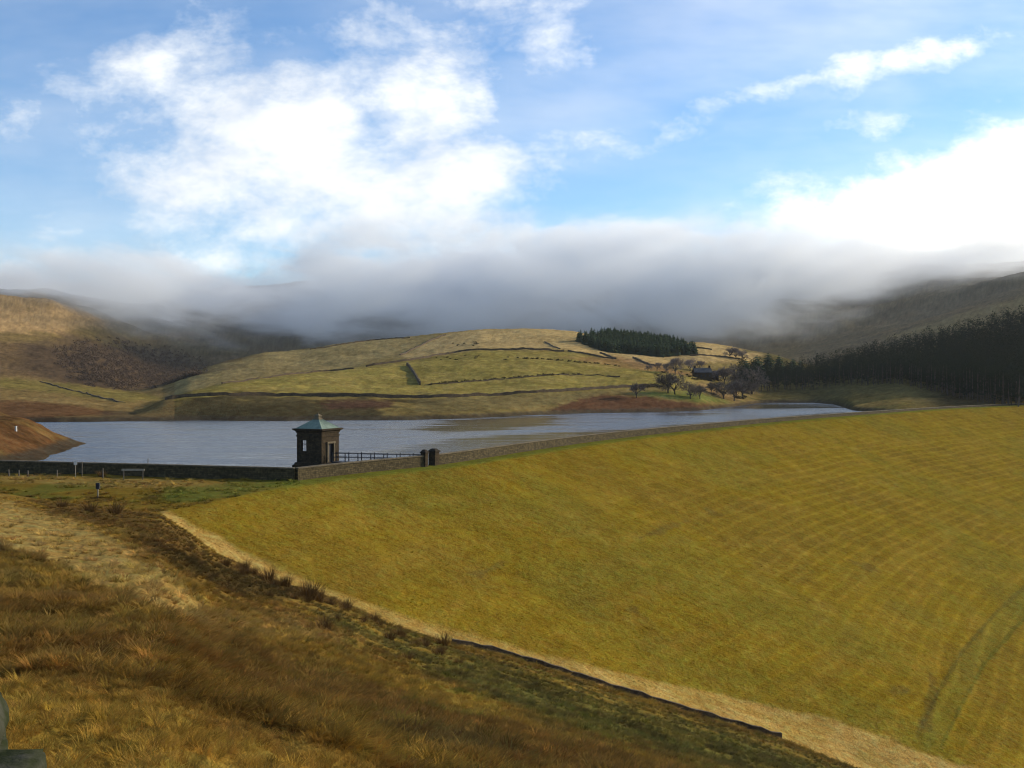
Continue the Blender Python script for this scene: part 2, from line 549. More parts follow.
def hit(u, v, d0=3.0, d1=3000.0):
    """the point of the ground that shows at picture point (u, v), nearest beyond d0"""
    d = np.exp(np.linspace(math.log(d0), math.log(d1), 2400))
    z = ground_z(np.full(d.shape, float(u)), d)
    vv = VH + F * (EYE - z) / d
    k = np.nonzero(vv <= v)[0]
    i = k[0] if len(k) else int(np.argmin(vv))
    return Vector(((u - 512) / F * d[i], d[i], z[i]))


# ------------------------------------------------------------------ ground colours (what grows where, with some shade painted in)
def lin(r, g, b):
    f = lambda c: ((c / 255 + 0.055) / 1.055) ** 2.4 if c > 10 else c / 255 / 12.92
    return np.array([f(r), f(g), f(b)])


C = np.zeros(DD.shape + (3,))
n1 = fbm(XX, YY, 3.0, 4, 61); n2 = fbm(XX, YY, 11, 4, 62); n3 = fbm(XX, YY, 45, 4, 63); n4 = fbm(XX, YY, 0.7, 3, 64)


def paint(mask, col, strength=1.0):
    m = (np.clip(mask, 0, 1) * strength)[..., None]
    C[:] = C * (1 - m) + np.asarray(col) * m


def patch(pts, soft=4, jitter=6, dmin=0, dmax=1e5, nz=None):
    """soft-edged patch of ground with the given outline"""
    px = np.array([p[0] for p in pts], float); py = np.array([p[1] for p in pts], float)
    pad = soft + jitter + 2
    s = (UU > px.min() - pad) & (UU < px.max() + pad) & (VV > py.min() - pad) & (VV < py.max() + pad) & (DD > dmin) & (DD < dmax)
    m = np.zeros(DD.shape)
    if s.any():
        q = poly_sd(UU[s], VV[s], px, py)
        nn = (n1 if nz is None else nz)[s]
        m[s] = smoothstep(q + (nn - .5) * 2 * jitter, -soft, soft)
    return m


def band(pts, width, soft=2, jitter=2, dmin=0, dmax=1e5):
    px = np.array([p[0] for p in pts], float); py = np.array([p[1] for p in pts], float)
    vc = np.interp(UU, px, py, left=-999, right=-999)
    m = smoothstep(width - np.abs(VV - vc) + (n1 - .5) * 2 * jitter, -soft, soft)
    return np.where((UU >= px[0]) & (UU <= px[-1]) & (DD > dmin) & (DD < dmax), m, 0)


STRAW = np.array((0.30, 0.205, 0.065)); TAN = np.array((0.21, 0.140, 0.024)); RUST = np.array((0.105, 0.055, 0.016)); OLIVE = np.array((0.153, 0.107, 0.011))
BROWN = np.array((0.085, 0.052, 0.018)); GREEN = np.array((0.085, 0.090, 0.018)); DARK = np.array((0.035, 0.028, 0.012))
# foreground hillside
C[:] = np.array((0.135, 0.078, 0.020))
paint(smoothstep(n2, .42, .62), TAN, .55)
paint(smoothstep(n1, .5, .7), RUST, .45)
paint(smoothstep(n2 + n1, .92, .74) * (.2 + .8 * smoothstep(UU, 260, 460)), GREEN * 1.05, .6)
paint(smoothstep(fbm(XX, YY, 4.5, 3, 66), .58, .70), DARK * 1.5, .55)
paint(smoothstep(n4, .55, .8), DARK, .4)
mh = hill & (DD > 2)
P_STRIP = [(-40, 488), (0, 499), (60, 517), (110, 534), (165, 572), (213, 608), (185, 618), (130, 600), (80, 578), (40, 556), (-40, 528)]
C *= np.where(hill, 1.15, 1.0)[..., None]
paint(patch(P_STRIP, 6, 12, 5, 130) * mh, np.array((0.27, 0.190, 0.062)), .8)
paint(patch([(110, 560), (175, 610), (290, 615), (420, 655), (360, 640), (240, 640), (160, 620)], 10, 14, 5, 130) * mh, STRAW * .75, .5)
paint(patch([(30, 498), (130, 508), (165, 520), (215, 560), (300, 585), (330, 602), (250, 596), (190, 572), (120, 532), (50, 512)], 4, 8, 20, 150), BROWN, .8)
paint(patch([(150, 545), (260, 575), (325, 600), (260, 600), (190, 580)], 4, 8, 20, 150), DARK * 1.1, .6)
DITCH = [(300, 600), (390, 634), (450, 652), (510, 666), (600, 694), (700, 724), (780, 748), (845, 770), (930, 800), (930, 830), (800, 790), (690, 758), (560, 722), (430, 672), (340, 626)]
paint(patch(DITCH, 8, 12, 20, 140) * mh, np.array((0.085, 0.082, 0.024)), .75)
paint(patch(DITCH, 6, 16, 20, 140, n4) * mh * smoothstep(n1, .52, .6), DARK, .5)
# flat abutment in front of the wall
flat = (~hill) & (ND_ < 3) & (DD < 185) & (up < .5)
paint(flat, TAN * .75, .9)
paint(flat * smoothstep(n2, .45, .6), GREEN * 1.1, .7)
paint(flat * smoothstep(n1, .55, .68), BROWN, .7)
paint(flat * patch([(0, 474), (160, 478), (290, 486), (240, 492), (120, 488), (0, 482)], 2, 3), STRAW * .8, .6)
# dam face
dam = (~hill) & (ND_ >= 3) & (DD < 700)
damf = dam * smoothstep(ND_, 3, 5)
n5 = fbm(SS_, ND_ * 5, 14, 4, 71); n6 = fbm(XX, YY, 26, 3, 72)
paint(dam, OLIVE * 1.12, 1)
paint(dam * smoothstep(n5, .42, .68), TAN * .88, .42)
paint(dam * smoothstep(n6, .52, .72), np.array((0.125, 0.085, 0.016)), .4)
paint(dam * smoothstep(n6, .5, .3), GREEN * 1.25, .3)
paint(dam * smoothstep(n1, .58, .78), TAN * 1.05, .4)
crestline = (~hill) & (up < .5) & (DD < 700)
paint(crestline * smoothstep(np.abs(ND_ - 1.8), 3.0, 1.6) * smoothstep(YY, 140, 150), np.array((0.115, 0.125, 0.02)), .85)
paint(patch([(165, 490), (210, 484), (300, 476), (330, 476), (250, 492), (200, 500), (165, 503)], 3, 5, 110, 170), GREEN * 1.25, .8)
UPPER = [(150, 505), (172, 513), (215, 534), (260, 560), (330, 592), (420, 623), (500, 644), (640, 679), (720, 695), (830, 719), (930, 754), (1000, 778), (1100, 812)]
LOWER = [(1100, 870), (840, 790), (780, 760), (600, 706), (450, 664), (330, 620), (200, 560), (150, 520)]
strip2 = patch(UPPER + LOWER, 2.5, 4, 40, 160) * (~hill) * dam
paint(strip2, STRAW * 1.15, .95)
paint(strip2 * smoothstep(n1, .5, .62), TAN, .4)
TR1 = np.array([(918, 735), (938, 692), (962, 652), (996, 613), (1026, 586), (1080, 548)], float); TR2 = np.array([(940, 748), (962, 704), (984, 664), (1015, 628), (1045, 600), (1100, 560)], float)


def line_mask(pts, half, soft):
    s_ = (UU > 880) & (UU < 1110) & (VV > 530) & (VV < 770) & (DD > 60) & (DD < 320)
    m_ = np.zeros(DD.shape); best_ = np.full(int(s_.sum()), 1e9)
    for (ax, ay), (bx, by) in zip(pts[:-1], pts[1:]):
        t_ = np.clip(((UU[s_] - ax) * (bx - ax) + (VV[s_] - ay) * (by - ay)) / ((bx - ax) ** 2 + (by - ay) ** 2), 0, 1)
        best_ = np.minimum(best_, np.hypot(ax + t_ * (bx - ax) - UU[s_], ay + t_ * (by - ay) - VV[s_]))
    m_[s_] = smoothstep(half + (n1[s_] - .5) * 3 - best_, -soft, soft)
    return m_


paint(line_mask((TR1 + TR2) / 2, 11, 5) * dam, GREEN * 1.25, .35)
paint(line_mask(TR1, 2.2, 1.5) * dam, np.array((0.070, 0.060, 0.016)), .6)
paint(line_mask(TR2, 2.0, 1.5) * dam, GREEN * .85, .65)
for q in ([(885, 690), (905, 684), (912, 690), (895, 698)], [(848, 560), (866, 562), (880, 572), (870, 574)], [(705, 508), (725, 514), (722, 519), (706, 513)], [(632, 604), (640, 606), (638, 612), (630, 610)],
          [(468, 574), (500, 562), (512, 560), (480, 578)], [(690, 520), (660, 528), (640, 538), (664, 532)], [(930, 672), (940, 690), (930, 730), (920, 725)]):
    paint(patch(q, 2, 4, 40, 300) * dam, DARK * 1.6, .42)

# far land
far = (up >= .5) & (DD > 150)
fm = lambda m: m * far
paint(far, np.array((0.165, 0.120, 0.042)), 1)
paint(fm(smoothstep(n3, .4, .65)), np.array((0.18, 0.132, 0.052)), .6)
paint(fm(smoothstep(n2, .5, .7)), np.array((0.11, 0.095, 0.03)), .5)
paint(fm(smoothstep(n1, .55, .75)), np.array((0.10, 0.08, 0.03)), .4)
FIELD = [(222, 384), (296, 374), (354, 369), (413, 361), (477, 350), (564, 351), (611, 359), (650, 367), (700, 380), (700, 394), (655, 386), (570, 392), (470, 397), (415, 398), (310, 396), (165, 400)]
paint(fm(patch(FIELD, 2, 3, 380, 720)), np.array((0.195, 0.158, 0.040)), .8)
paint(fm(patch(FIELD, 1.5, 2, 380, 720) * smoothstep(n2, .45, .65)), np.array((0.225, 0.168, 0.055)), .6)
LOWB_SHADE = [(120, 424), (165, 401), (215, 396), (310, 396), (415, 398), (450, 398), (430, 402), (380, 408), (400, 424)]
paint(fm(patch(LOWB_SHADE, 3, 12, 330, 470, n2)), np.array((0.056, 0.045, 0.022)), .95)  # lower bank: brown cover, darkened further with its shade painted into the colour
paint(fm(patch([(415, 399), (560, 393), (640, 389), (600, 395), (550, 405), (480, 412), (415, 414)], 2, 4, 330, 560)), np.array((0.135, 0.105, 0.045)), .7)
paint(fm(patch([(318, 403), (350, 399), (395, 401), (390, 408), (330, 409)], 2, 3, 330, 470)), np.array((0.062, 0.032, 0.022)), .85)
TOP = [(445, 334), (482, 329), (531, 326), (590, 326), (700, 336), (740, 345), (820, 364), (800, 372), (740, 362), (700, 362), (640, 366), (611, 357), (564, 350), (477, 349), (413, 359), (395, 356)]
paint(fm(patch(TOP, 2, 3, 640, 920)), np.array((0.36, 0.255, 0.112)), .8)
paint(fm(patch(TOP, 2, 3, 640, 920) * smoothstep(n3, .5, .7)), np.array((0.27, 0.195, 0.09)), .5)
paint(fm(patch([(560, 357), (620, 357), (660, 366), (700, 376), (660, 374), (600, 364)], 2, 3, 600, 760)), np.array((0.19, 0.10, 0.05)), .6)
paint(fm(patch([(548, 411), (575, 400), (605, 394), (650, 397), (690, 402), (735, 408), (690, 414), (560, 414)], 2, 3, 400, 560)), np.array((0.075, 0.034, 0.020)), .9)
paint(fm(patch([(640, 392), (700, 392), (735, 402), (700, 402), (660, 398)], 2, 3, 440, 640)), np.array((0.095, 0.115, 0.028)), .8)
paint(fm(patch([(690, 380), (740, 392), (740, 404), (705, 394)], 2, 3, 440, 660)), np.array((0.16, 0.10, 0.05)), .6)
BACKL = [(143, 392), (208, 364), (284, 349), (354, 341), (440, 334), (395, 357), (354, 367), (296, 373), (222, 383), (165, 398)]
paint(fm(patch(BACKL, 2, 2, 560, 930)), np.array((0.205, 0.158, 0.072)), .8)
# left shore and left hill
left = (UU < 175) & (DD > 340) & far
paint(left * smoothstep(DD, 1700, 780), np.array((0.175, 0.118, 0.048)), .8)
paint(fm(patch([(-300, 395), (0, 400), (60, 402), (128, 415), (125, 424), (-300, 424)], 2, 3, 330, 480)), np.array((0.105, 0.052, 0.026)), .85)
paint(fm(patch([(55, 417), (128, 414), (128, 421), (60, 423)], 1, 1.5, 330, 440)), np.array((0.21, 0.15, 0.06)), .7)
paint(fm(patch([(0, 396), (90, 403), (140, 407), (60, 404)], 2, 2, 330, 640)), np.array((0.22, 0.155, 0.065)), .7)
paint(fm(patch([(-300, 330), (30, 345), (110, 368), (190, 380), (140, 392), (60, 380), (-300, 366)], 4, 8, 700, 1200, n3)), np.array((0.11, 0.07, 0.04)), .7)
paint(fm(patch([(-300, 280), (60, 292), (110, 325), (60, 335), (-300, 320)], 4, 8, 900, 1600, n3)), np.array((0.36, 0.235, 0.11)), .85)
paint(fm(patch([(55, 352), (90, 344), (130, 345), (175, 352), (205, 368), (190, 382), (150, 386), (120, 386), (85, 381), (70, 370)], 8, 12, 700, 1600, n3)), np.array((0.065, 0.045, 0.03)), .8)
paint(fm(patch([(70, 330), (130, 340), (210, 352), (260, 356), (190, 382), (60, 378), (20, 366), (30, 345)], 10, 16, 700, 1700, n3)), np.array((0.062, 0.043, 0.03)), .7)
paint(fm(patch([(-100, 372), (0, 378), (70, 384), (150, 394), (165, 400), (120, 402), (50, 392), (0, 388), (-100, 386)], 2, 3, 420, 900)), np.array((0.15, 0.125, 0.035)), .7)
paint(headland, np.array((0.10, 0.05, 0.022)), .95)
paint(headland * smoothstep(n2, .5, .66), np.array((0.15, 0.10, 0.035)), .6)
paint(headland * smoothstep(n1, .55, .68), np.array((0.055, 0.033, 0.016)), .6)
# right bank, floor of the pine wood, high moor
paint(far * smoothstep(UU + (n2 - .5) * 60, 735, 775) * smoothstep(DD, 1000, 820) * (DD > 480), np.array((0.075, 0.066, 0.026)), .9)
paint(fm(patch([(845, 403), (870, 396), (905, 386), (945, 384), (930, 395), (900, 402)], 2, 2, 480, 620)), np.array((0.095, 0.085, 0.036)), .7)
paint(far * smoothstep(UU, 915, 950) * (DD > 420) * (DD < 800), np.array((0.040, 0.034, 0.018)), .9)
moor = np.maximum(smoothstep(DD, 1150, 1650), smoothstep(DD, 850, 1000) * smoothstep(UU, 720, 820)) * far
paint(moor, np.array((0.090, 0.078, 0.055)), .9)
paint(moor * smoothstep(n3, .5, .65), np.array((0.13, 0.10, 0.06)), .6)
paint(fm(patch([(880, 338), (1024, 296), (1100, 280), (1100, 320), (1000, 330)], 3, 3, 950, 1350)), np.array((0.15, 0.125, 0.065)), .7)
# drawn-down stony margin of the water, widened to paint the shore's shadow line in
marg_shade = far * smoothstep(ZG, 1.7, 1.0) * (DD < 700)
paint(marg_shade, np.array((0.052, 0.042, 0.030)), .9)
C *= (0.86 + 0.28 * fbm(XX, YY, 5, 5, 81))[..., None]
ft = far[..., None] * 1.0
C *= 1 + ft * ((fbm(XX, YY, 4.5, 4, 83) - .5) * .55 + (fbm(XX, YY, 22, 4, 84) - .5) * .5 + (fbm(XX, YY, 1.6, 2, 85) - .5) * .6)[..., None]
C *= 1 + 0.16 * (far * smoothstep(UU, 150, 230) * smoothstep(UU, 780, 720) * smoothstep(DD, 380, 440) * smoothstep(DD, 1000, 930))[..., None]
C = np.clip(C, .01, 1)

# ------------------------------------------------------------------ ground mesh
gv = np.stack([XX, YY, ZG], -1).reshape(-1, 3)
idx = np.arange(NU * ND).reshape(NU, ND)
q = np.stack([idx[:-1, :-1], idx[1:, :-1], idx[1:, 1:], idx[:-1, 1:]], -1).reshape(-1, 4)

mat_ground = bpy.data.materials.new('moor_grass')
mat_ground.use_nodes = True
g = NT(mat_ground.node_tree)
at = g.n('ShaderNodeAttribute', attribute_name='cover')
ad = g.n('ShaderNodeAttribute', attribute_name='mown')
an = g.n('ShaderNodeAttribute', attribute_name='contour')
geo = g.n('ShaderNodeNewGeometry')
pos = geo.outputs['Position']
fine = g.noise(pos, 5.0, 4, .7)
mid = g.noise(pos, 0.9, 5, .65)
clump = g.noise(pos, 0.28, 4, .6)
# mowing ridges that run along the contours of the dam
wob = g.math('MULTIPLY', g.math('SUBTRACT', g.noise(pos, 0.05, 3, .6), .5), 2.6)
ph = g.math('ADD', an.outputs['Fac'], wob)
st = g.math('SINE', g.math('MULTIPLY', ph, 2 * math.pi / 2.5))
st2 = g.math('SINE', g.math('MULTIPLY', ph, 2 * math.pi / 6.1))
stripe = g.math('MULTIPLY', g.math('ADD', g.math('MULTIPLY', g.math('MULTIPLY', g.math('POWER', g.math('MAXIMUM', st, 0.0), 1.6), g.ramp(clump, .2, .5, .35, 1)), 1.5), g.math('MULTIPLY', st2, .22)), ad.outputs['Fac'])
br = g.math('ADD', g.math('MULTIPLY', g.math('SUBTRACT', fine, .5), 1.5), g.math('MULTIPLY', g.math('SUBTRACT', mid, .5), 1.0))
br = g.math('ADD', br, g.math('MULTIPLY', g.math('SUBTRACT', clump, .5), .8))
br = g.math('ADD', br, g.math('MULTIPLY', g.math('SUBTRACT', g.noise(pos, 2.1, 3, .7), .5), 1.1))
br = g.math('ADD', br, g.math('MULTIPLY', stripe, .165))
br = g.math('MAXIMUM', g.math('ADD', 1.0, br), 0.25)
sc = g.vmath('SCALE', at.outputs['Color'])
sc_node = sc.node
g.put(sc_node.inputs['Scale'], br)
hue = g.mix(g.ramp(mid, .35, .7), (1.1, .96, .82), (.9, 1.04, 1.05))
colr = g.mix(1.0, sc, hue, 'MULTIPLY')
bs = g.n('ShaderNodeBsdfPrincipled')
g.put(bs.inputs['Base Color'], colr)
bs.inputs['Roughness'].default_value = 1.0
bs.inputs['Specular IOR Level'].default_value = 0.0
bmp = g.n('ShaderNodeBump')
bmp.inputs['Strength'].default_value = 0.8
bmp.inputs['Distance'].default_value = 0.35
hgt = g.math('ADD', g.math('ADD', g.math('MULTIPLY', fine, .35), g.math('MULTIPLY', mid, 1.1)), g.math('MULTIPLY', stripe, .08))
g.put(bmp.inputs['Height'], hgt)
g.put(bs.inputs['Normal'], bmp.outputs[0])
go = g.n('ShaderNodeOutputMaterial')
g.t.links.new(bs.outputs[0], go.inputs[0])

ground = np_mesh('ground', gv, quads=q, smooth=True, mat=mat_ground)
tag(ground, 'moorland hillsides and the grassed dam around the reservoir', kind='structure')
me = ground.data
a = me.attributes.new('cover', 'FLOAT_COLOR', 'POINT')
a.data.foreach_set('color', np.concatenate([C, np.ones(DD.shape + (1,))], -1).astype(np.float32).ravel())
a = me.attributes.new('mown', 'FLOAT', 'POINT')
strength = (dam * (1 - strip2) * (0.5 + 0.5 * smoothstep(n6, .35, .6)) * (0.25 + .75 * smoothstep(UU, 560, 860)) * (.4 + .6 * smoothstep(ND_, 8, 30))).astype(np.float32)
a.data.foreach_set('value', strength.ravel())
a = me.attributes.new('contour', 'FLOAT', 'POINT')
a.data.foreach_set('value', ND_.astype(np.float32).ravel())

# ------------------------------------------------------------------ water
wx = []
for k in range(0, len(DAMF), 3):
    x, y = DAMF[k]
    if y < 158: continue
    wx.append((x, y))
# grid over the reservoir with a calm / ruffled attribute
wu = np.arange(-420, 1120, 4.0); wd = [165.0]
while wd[-1] < 640: wd.append(wd[-1] * 1.007)
wd = np.array(wd)
WU, WD = np.meshgrid(wu, wd, indexing='ij')
WX = (WU - 512) / F * WD; WY = WD
wn, ws = dam_dist(WX, WY)
wyw = np.interp(WX, WALLB[:, 0], WALLB[:, 1])
ok = (wn < -2.0) & ((WX > CORNER[0]) | (WY > wyw + 1.2))
WVp = VH + F * EYE / WD
wi = np.arange(WU.size).reshape(WU.shape)
okq = ok[:-1, :-1] & ok[1:, :-1] & ok[1:, 1:] & ok[:-1, 1:]
wq = np.stack([wi[:-1, :-1], wi[1:, :-1], wi[1:, 1:], wi[:-1, 1:]], -1)[okq]
mat_water = bpy.data.materials.new('reservoir_water')
mat_water.use_nodes = True
h = NT(mat_water.node_tree)
ca = h.n('ShaderNodeAttribute', attribute_name='calm')
pos = h.n('ShaderNodeNewGeometry').outputs['Position']
pst = h.vmath('MULTIPLY', pos, (0.55, 1.0, 1.0))
w1 = h.noise(pst, 0.55, 4, .6); w2 = h.noise(h.vmath('MULTIPLY', pos, (0.010, .10, 1)), 1.0, 6, .62); w3 = h.noise(h.vmath('MULTIPLY', pos, (0.03, .16, 1)), 1.0, 5, .6)
calm = h.ramp(h.math('ADD', h.math('MULTIPLY', ca.outputs['Fac'], .85), h.math('MULTIPLY', h.math('SUBTRACT', w2, .5), 1.5)), .18, .66)
rip = h.math('MULTIPLY', h.math('SUBTRACT', 1.0, h.math('MULTIPLY', calm, .9)), h.ramp(w3, .3, .7, .3, 1.2))
bw = h.n('ShaderNodeBump')
bw.inputs['Distance'].default_value = 0.45
h.put(bw.inputs['Strength'], h.math('MULTIPLY', rip, 1.0))
h.put(bw.inputs['Height'], w1)
wb = h.n('ShaderNodeBsdfPrincipled')
wb.inputs['Base Color'].default_value = (0.035, 0.042, 0.052, 1)
wb.inputs['IOR'].default_value = 1.38
h.put(wb.inputs['Roughness'], h.math('MULTIPLY_ADD', rip, .16, .05))
h.put(wb.inputs['Normal'], bw.outputs[0])
ho = h.n('ShaderNodeOutputMaterial')
h.t.links.new(wb.outputs[0], ho.inputs[0])
used_idx, inv = np.unique(wq, return_inverse=True)
wvert = np.stack([WX, WY, np.zeros_like(WX)], -1).reshape(-1, 3)[used_idx]
water = np_mesh('water', wvert, quads=inv.reshape(-1, 4), mat=mat_water, smooth=True)
tag(water, 'ruffled grey blue water of the reservoir', kind='structure')
cal = np.zeros(WU.shape)
for pts, s in (([(415, 430), (440, 421), (500, 417), (560, 415), (560, 424), (500, 431), (440, 434)], .9), ([(370, 452), (470, 437), (560, 432), (640, 428), (740, 420), (840, 412), (840, 420), (640, 440), (470, 458)], .95),
               ([(735, 408), (760, 404), (840, 406), (840, 408), (760, 409)], .9), ([(600, 417), (720, 412), (760, 412), (700, 416), (620, 420)], .55), ([(330, 428), (410, 424), (420, 430), (340, 434)], .35)):
    px = np.array([p[0] for p in pts], float); py = np.array([p[1] for p in pts], float)
    qd = poly_sd(WU * .07, WVp, px * .07, py)
    cal = np.maximum(cal, s * smoothstep(qd, -3.5, 3))
a = water.data.attributes.new('calm', 'FLOAT', 'POINT')
a.data.foreach_set('value', cal.ravel()[used_idx].astype(np.float32))


# ------------------------------------------------------------------ materials for the built things
def simple_mat(name, col, rough=.9, var=.5, scale=3.0, bump=.5, col2=None, metallic=0.0, spec=.2, dist=.05):
    m = bpy.data.materials.new(name); m.use_nodes = True
    t = NT(m.node_tree)
    co = t.n('ShaderNodeTexCoord').outputs['Object']
    nz = t.noise(co, scale, 5, .65)
    nz2 = t.noise(co, scale * .22, 3, .6)
    c2 = col2 if col2 else tuple(c * (1 - var) for c in col)
    cc = t.mix(t.ramp(t.math('ADD', t.math('MULTIPLY', nz, .65), t.math('MULTIPLY', nz2, .35)), .38, .62), c2, col)
    b = t.n('ShaderNodeBsdfPrincipled')
    t.put(b.inputs['Base Color'], cc)
    b.inputs['Roughness'].default_value = rough
    b.inputs['Metallic'].default_value = metallic
    b.inputs['Specular IOR Level'].default_value = spec
    if bump:
        bb = t.n('ShaderNodeBump'); bb.inputs['Strength'].default_value = bump; bb.inputs['Distance'].default_value = dist
        t.put(bb.inputs['Height'], nz); t.put(b.inputs['Normal'], bb.outputs[0])
    o = t.n('ShaderNodeOutputMaterial'); t.t.links.new(b.outputs[0], o.inputs[0])
    return m


def masonry_mat(name, col, col2, bw=.55, bh=.22, mortar=(.07, .06, .05)):
    m = bpy.data.materials.new(name); m.use_nodes = True
    t = NT(m.node_tree)
    uvn = t.n('ShaderNodeUVMap')
    bk = t.n('ShaderNodeTexBrick')
    t.put(bk.inputs['Vector'], uvn.outputs[0])
    bk.inputs['Scale'].default_value = 1.0
    bk.inputs['Brick Width'].default_value = bw; bk.inputs['Row Height'].default_value = bh
    bk.inputs['Mortar Size'].default_value = .018; bk.inputs['Bias'].default_value = 0
    bk.inputs['Color1'].default_value = col + (1,); bk.inputs['Color2'].default_value = col2 + (1,); bk.inputs['Mortar'].default_value = mortar + (1,)
    co = t.n('ShaderNodeTexCoord').outputs['Object']
    nz = t.noise(co, 2.2, 5, .65)
    cc = t.mix(1.0, bk.outputs['Color'], t.mix(t.ramp(nz, .3, .7), (.55, .55, .5), (1.25, 1.2, 1.1)), 'MULTIPLY')
    b = t.n('ShaderNodeBsdfPrincipled')
    t.put(b.inputs['Base Color'], cc); b.inputs['Roughness'].default_value = .95; b.inputs['Specular IOR Level'].default_value = .15
    bb = t.n('ShaderNodeBump'); bb.inputs['Strength'].default_value = .6; bb.inputs['Distance'].default_value = .04
    t.put(bb.inputs['Height'], t.math('ADD', t.math('MULTIPLY', bk.outputs['Fac'], -1.0), nz)); t.put(b.inputs['Normal'], bb.outputs[0])
    o = t.n('ShaderNodeOutputMaterial'); t.t.links.new(b.outputs[0], o.inputs[0])
    return m


def box_uv(o):
    me = o.data
    uvl = me.uv_layers.new(name='UVMap')
    for p in me.polygons:
        n = p.normal
        for li in p.loop_indices:
            c = me.vertices[me.loops[li].vertex_index].co
            if abs(n.z) > .7: uvl.data[li].uv = (c.x, c.y)
            elif abs(n.x) > abs(n.y): uvl.data[li].uv = (c.y, c.z)
            else: uvl.data[li].uv = (c.x, c.z)


M_STONE = masonry_mat('gritstone_masonry', (.056, .039, .021), (.034, .025, .014), mortar=(.03, .024, .018))
M_WALL = masonry_mat('parapet_masonry', (.095, .074, .038), (.052, .042, .022), .8, .27, mortar=(.035, .03, .02))
M_DRY = simple_mat('dry_stone', (.115, .08, .045), var=.6, scale=2.5, bump=.8, dist=.15)
M_COPE = simple_mat('coping_stone', (.15, .12, .075), var=.5, scale=1.8, bump=.6)
M_COPPER = simple_mat('verdigris_copper', (.20, .26, .205), rough=.9, scale=1.2, bump=.2, col2=(.125, .17, .14))
M_IRON = simple_mat('dark_iron', (.03, .03, .035), rough=.6, bump=.1)
M_WOOD = simple_mat('weathered_post', (.19, .16, .125), var=.5, scale=6)
M_PALE = simple_mat('pale_timber', (.30, .265, .20), var=.35, scale=5)
M_WHITE = simple_mat('white_paint', (.62, .61, .56), var=.25, scale=3)
M_BARK = simple_mat('bark', (.07, .055, .042), var=.5, scale=3)
M_TWIG = simple_mat('bare_twigs', (.30, .235, .195), var=.4, scale=1.0, bump=0)
M_TWIGD = simple_mat('dark_twigs', (.17, .13, .10), var=.4, scale=1.0, bump=0)
M_ROCK = simple_mat('mossy_gritstone', (.055, .055, .042), var=.55, scale=6, bump=1.0, dist=.03, col2=(.026, .031, .015), spec=.0)


def leaf_mat(name, a, b, trans=.25):
    m = bpy.data.materials.new(name); m.use_nodes = True
    t = NT(m.node_tree)
    oi = t.n('ShaderNodeObjectInfo')
    co = t.n('ShaderNodeTexCoord').outputs['Object']
    nz = t.noise(co, 1.1, 3, .6)
    cc = t.mix(t.math('ADD', t.math('MULTIPLY', nz, .6), t.math('MULTIPLY', oi.outputs['Random'], .45), clamp=True), a, b)
    d = t.n('ShaderNodeBsdfDiffuse'); tr = t.n('ShaderNodeBsdfTranslucent')
    t.put(d.inputs[0], cc); t.put(tr.inputs[0], cc)
    mx = t.n('ShaderNodeMixShader'); mx.inputs[0].default_value = trans
    t.t.links.new(d.outputs[0], mx.inputs[1]); t.t.links.new(tr.outputs[0], mx.inputs[2])
    o = t.n('ShaderNodeOutputMaterial'); t.t.links.new(mx.outputs[0], o.inputs[0])
    return m


M_SPRUCE = leaf_mat('spruce_needles', (.028, .046, .024), (.085, .112, .055), .15)
M_PINE = leaf_mat('pine_needles', (.009, .015, .009), (.022, .031, .016), .08)
M_SCRUB = leaf_mat('scrub', (.035, .030, .014), (.075, .058, .026), .1)
M_YEW = leaf_mat('dark_evergreen', (.016, .024, .012), (.035, .045, .02), .1)
M_BRACK = leaf_mat('bare_wood_crowns', (.07, .05, .035), (.12, .085, .058), .1)


# ------------------------------------------------------------------ dam walls
def wall_from_path(name, pts, z0f, z1f, width, mat, cope=None, parent=None, sub=4.0, jit=0.0):
    """a wall as one continuous mesh along a path; z0f/z1f give base and top at (x, y)"""
    P = [Vector((p[0], p[1])) for p in pts]
    Q = []
    for a_, b_ in zip(P[:-1], P[1:]):
        n = max(1, int((b_ - a_).length / sub))
        for k in range(n): Q.append(a_.lerp(b_, k / n))
    Q.append(P[-1])
    v = []; f = []; uvs_ = []
    run = 0
    for i, p in enumerate(Q):
        t = (Q[min(i + 1, len(Q) - 1)] - Q[max(i - 1, 0)]).normalized(); nrm = Vector((t.y, -t.x))
        if i: run += (p - Q[i - 1]).length
        z0 = z0f(p.x, p.y); z1 = z1f(p.x, p.y) + random.uniform(-jit, jit)
        for s, z in ((1, z0), (1, z1), (-1, z1), (-1, z0)):
            w_ = width / 2 * (1.0 if jit == 0 else random.uniform(.85, 1.15) * (1.15 if z == z0 else .8))
            v.append((p.x + nrm.x * s * w_, p.y + nrm.y * s * w_, z)); uvs_.append((run, z))
    n = len(Q)
    for i in range(n - 1):
        for k in range(4):
            a0 = i * 4 + k; a1 = i * 4 + (k + 1) % 4
            f.append((a0, a0 + 4, a1 + 4, a1))
    f.append((0, 1, 2, 3)); f.append(tuple((n - 1) * 4 + k for k in (3, 2, 1, 0)))
    o = mesh_obj(name, v, f, mat, parent)
    ul = o.data.uv_layers.new(name='UVMap')
    for li, lp in enumerate(o.data.loops): ul.data[li].uv = uvs_[lp.vertex_index]
    return o


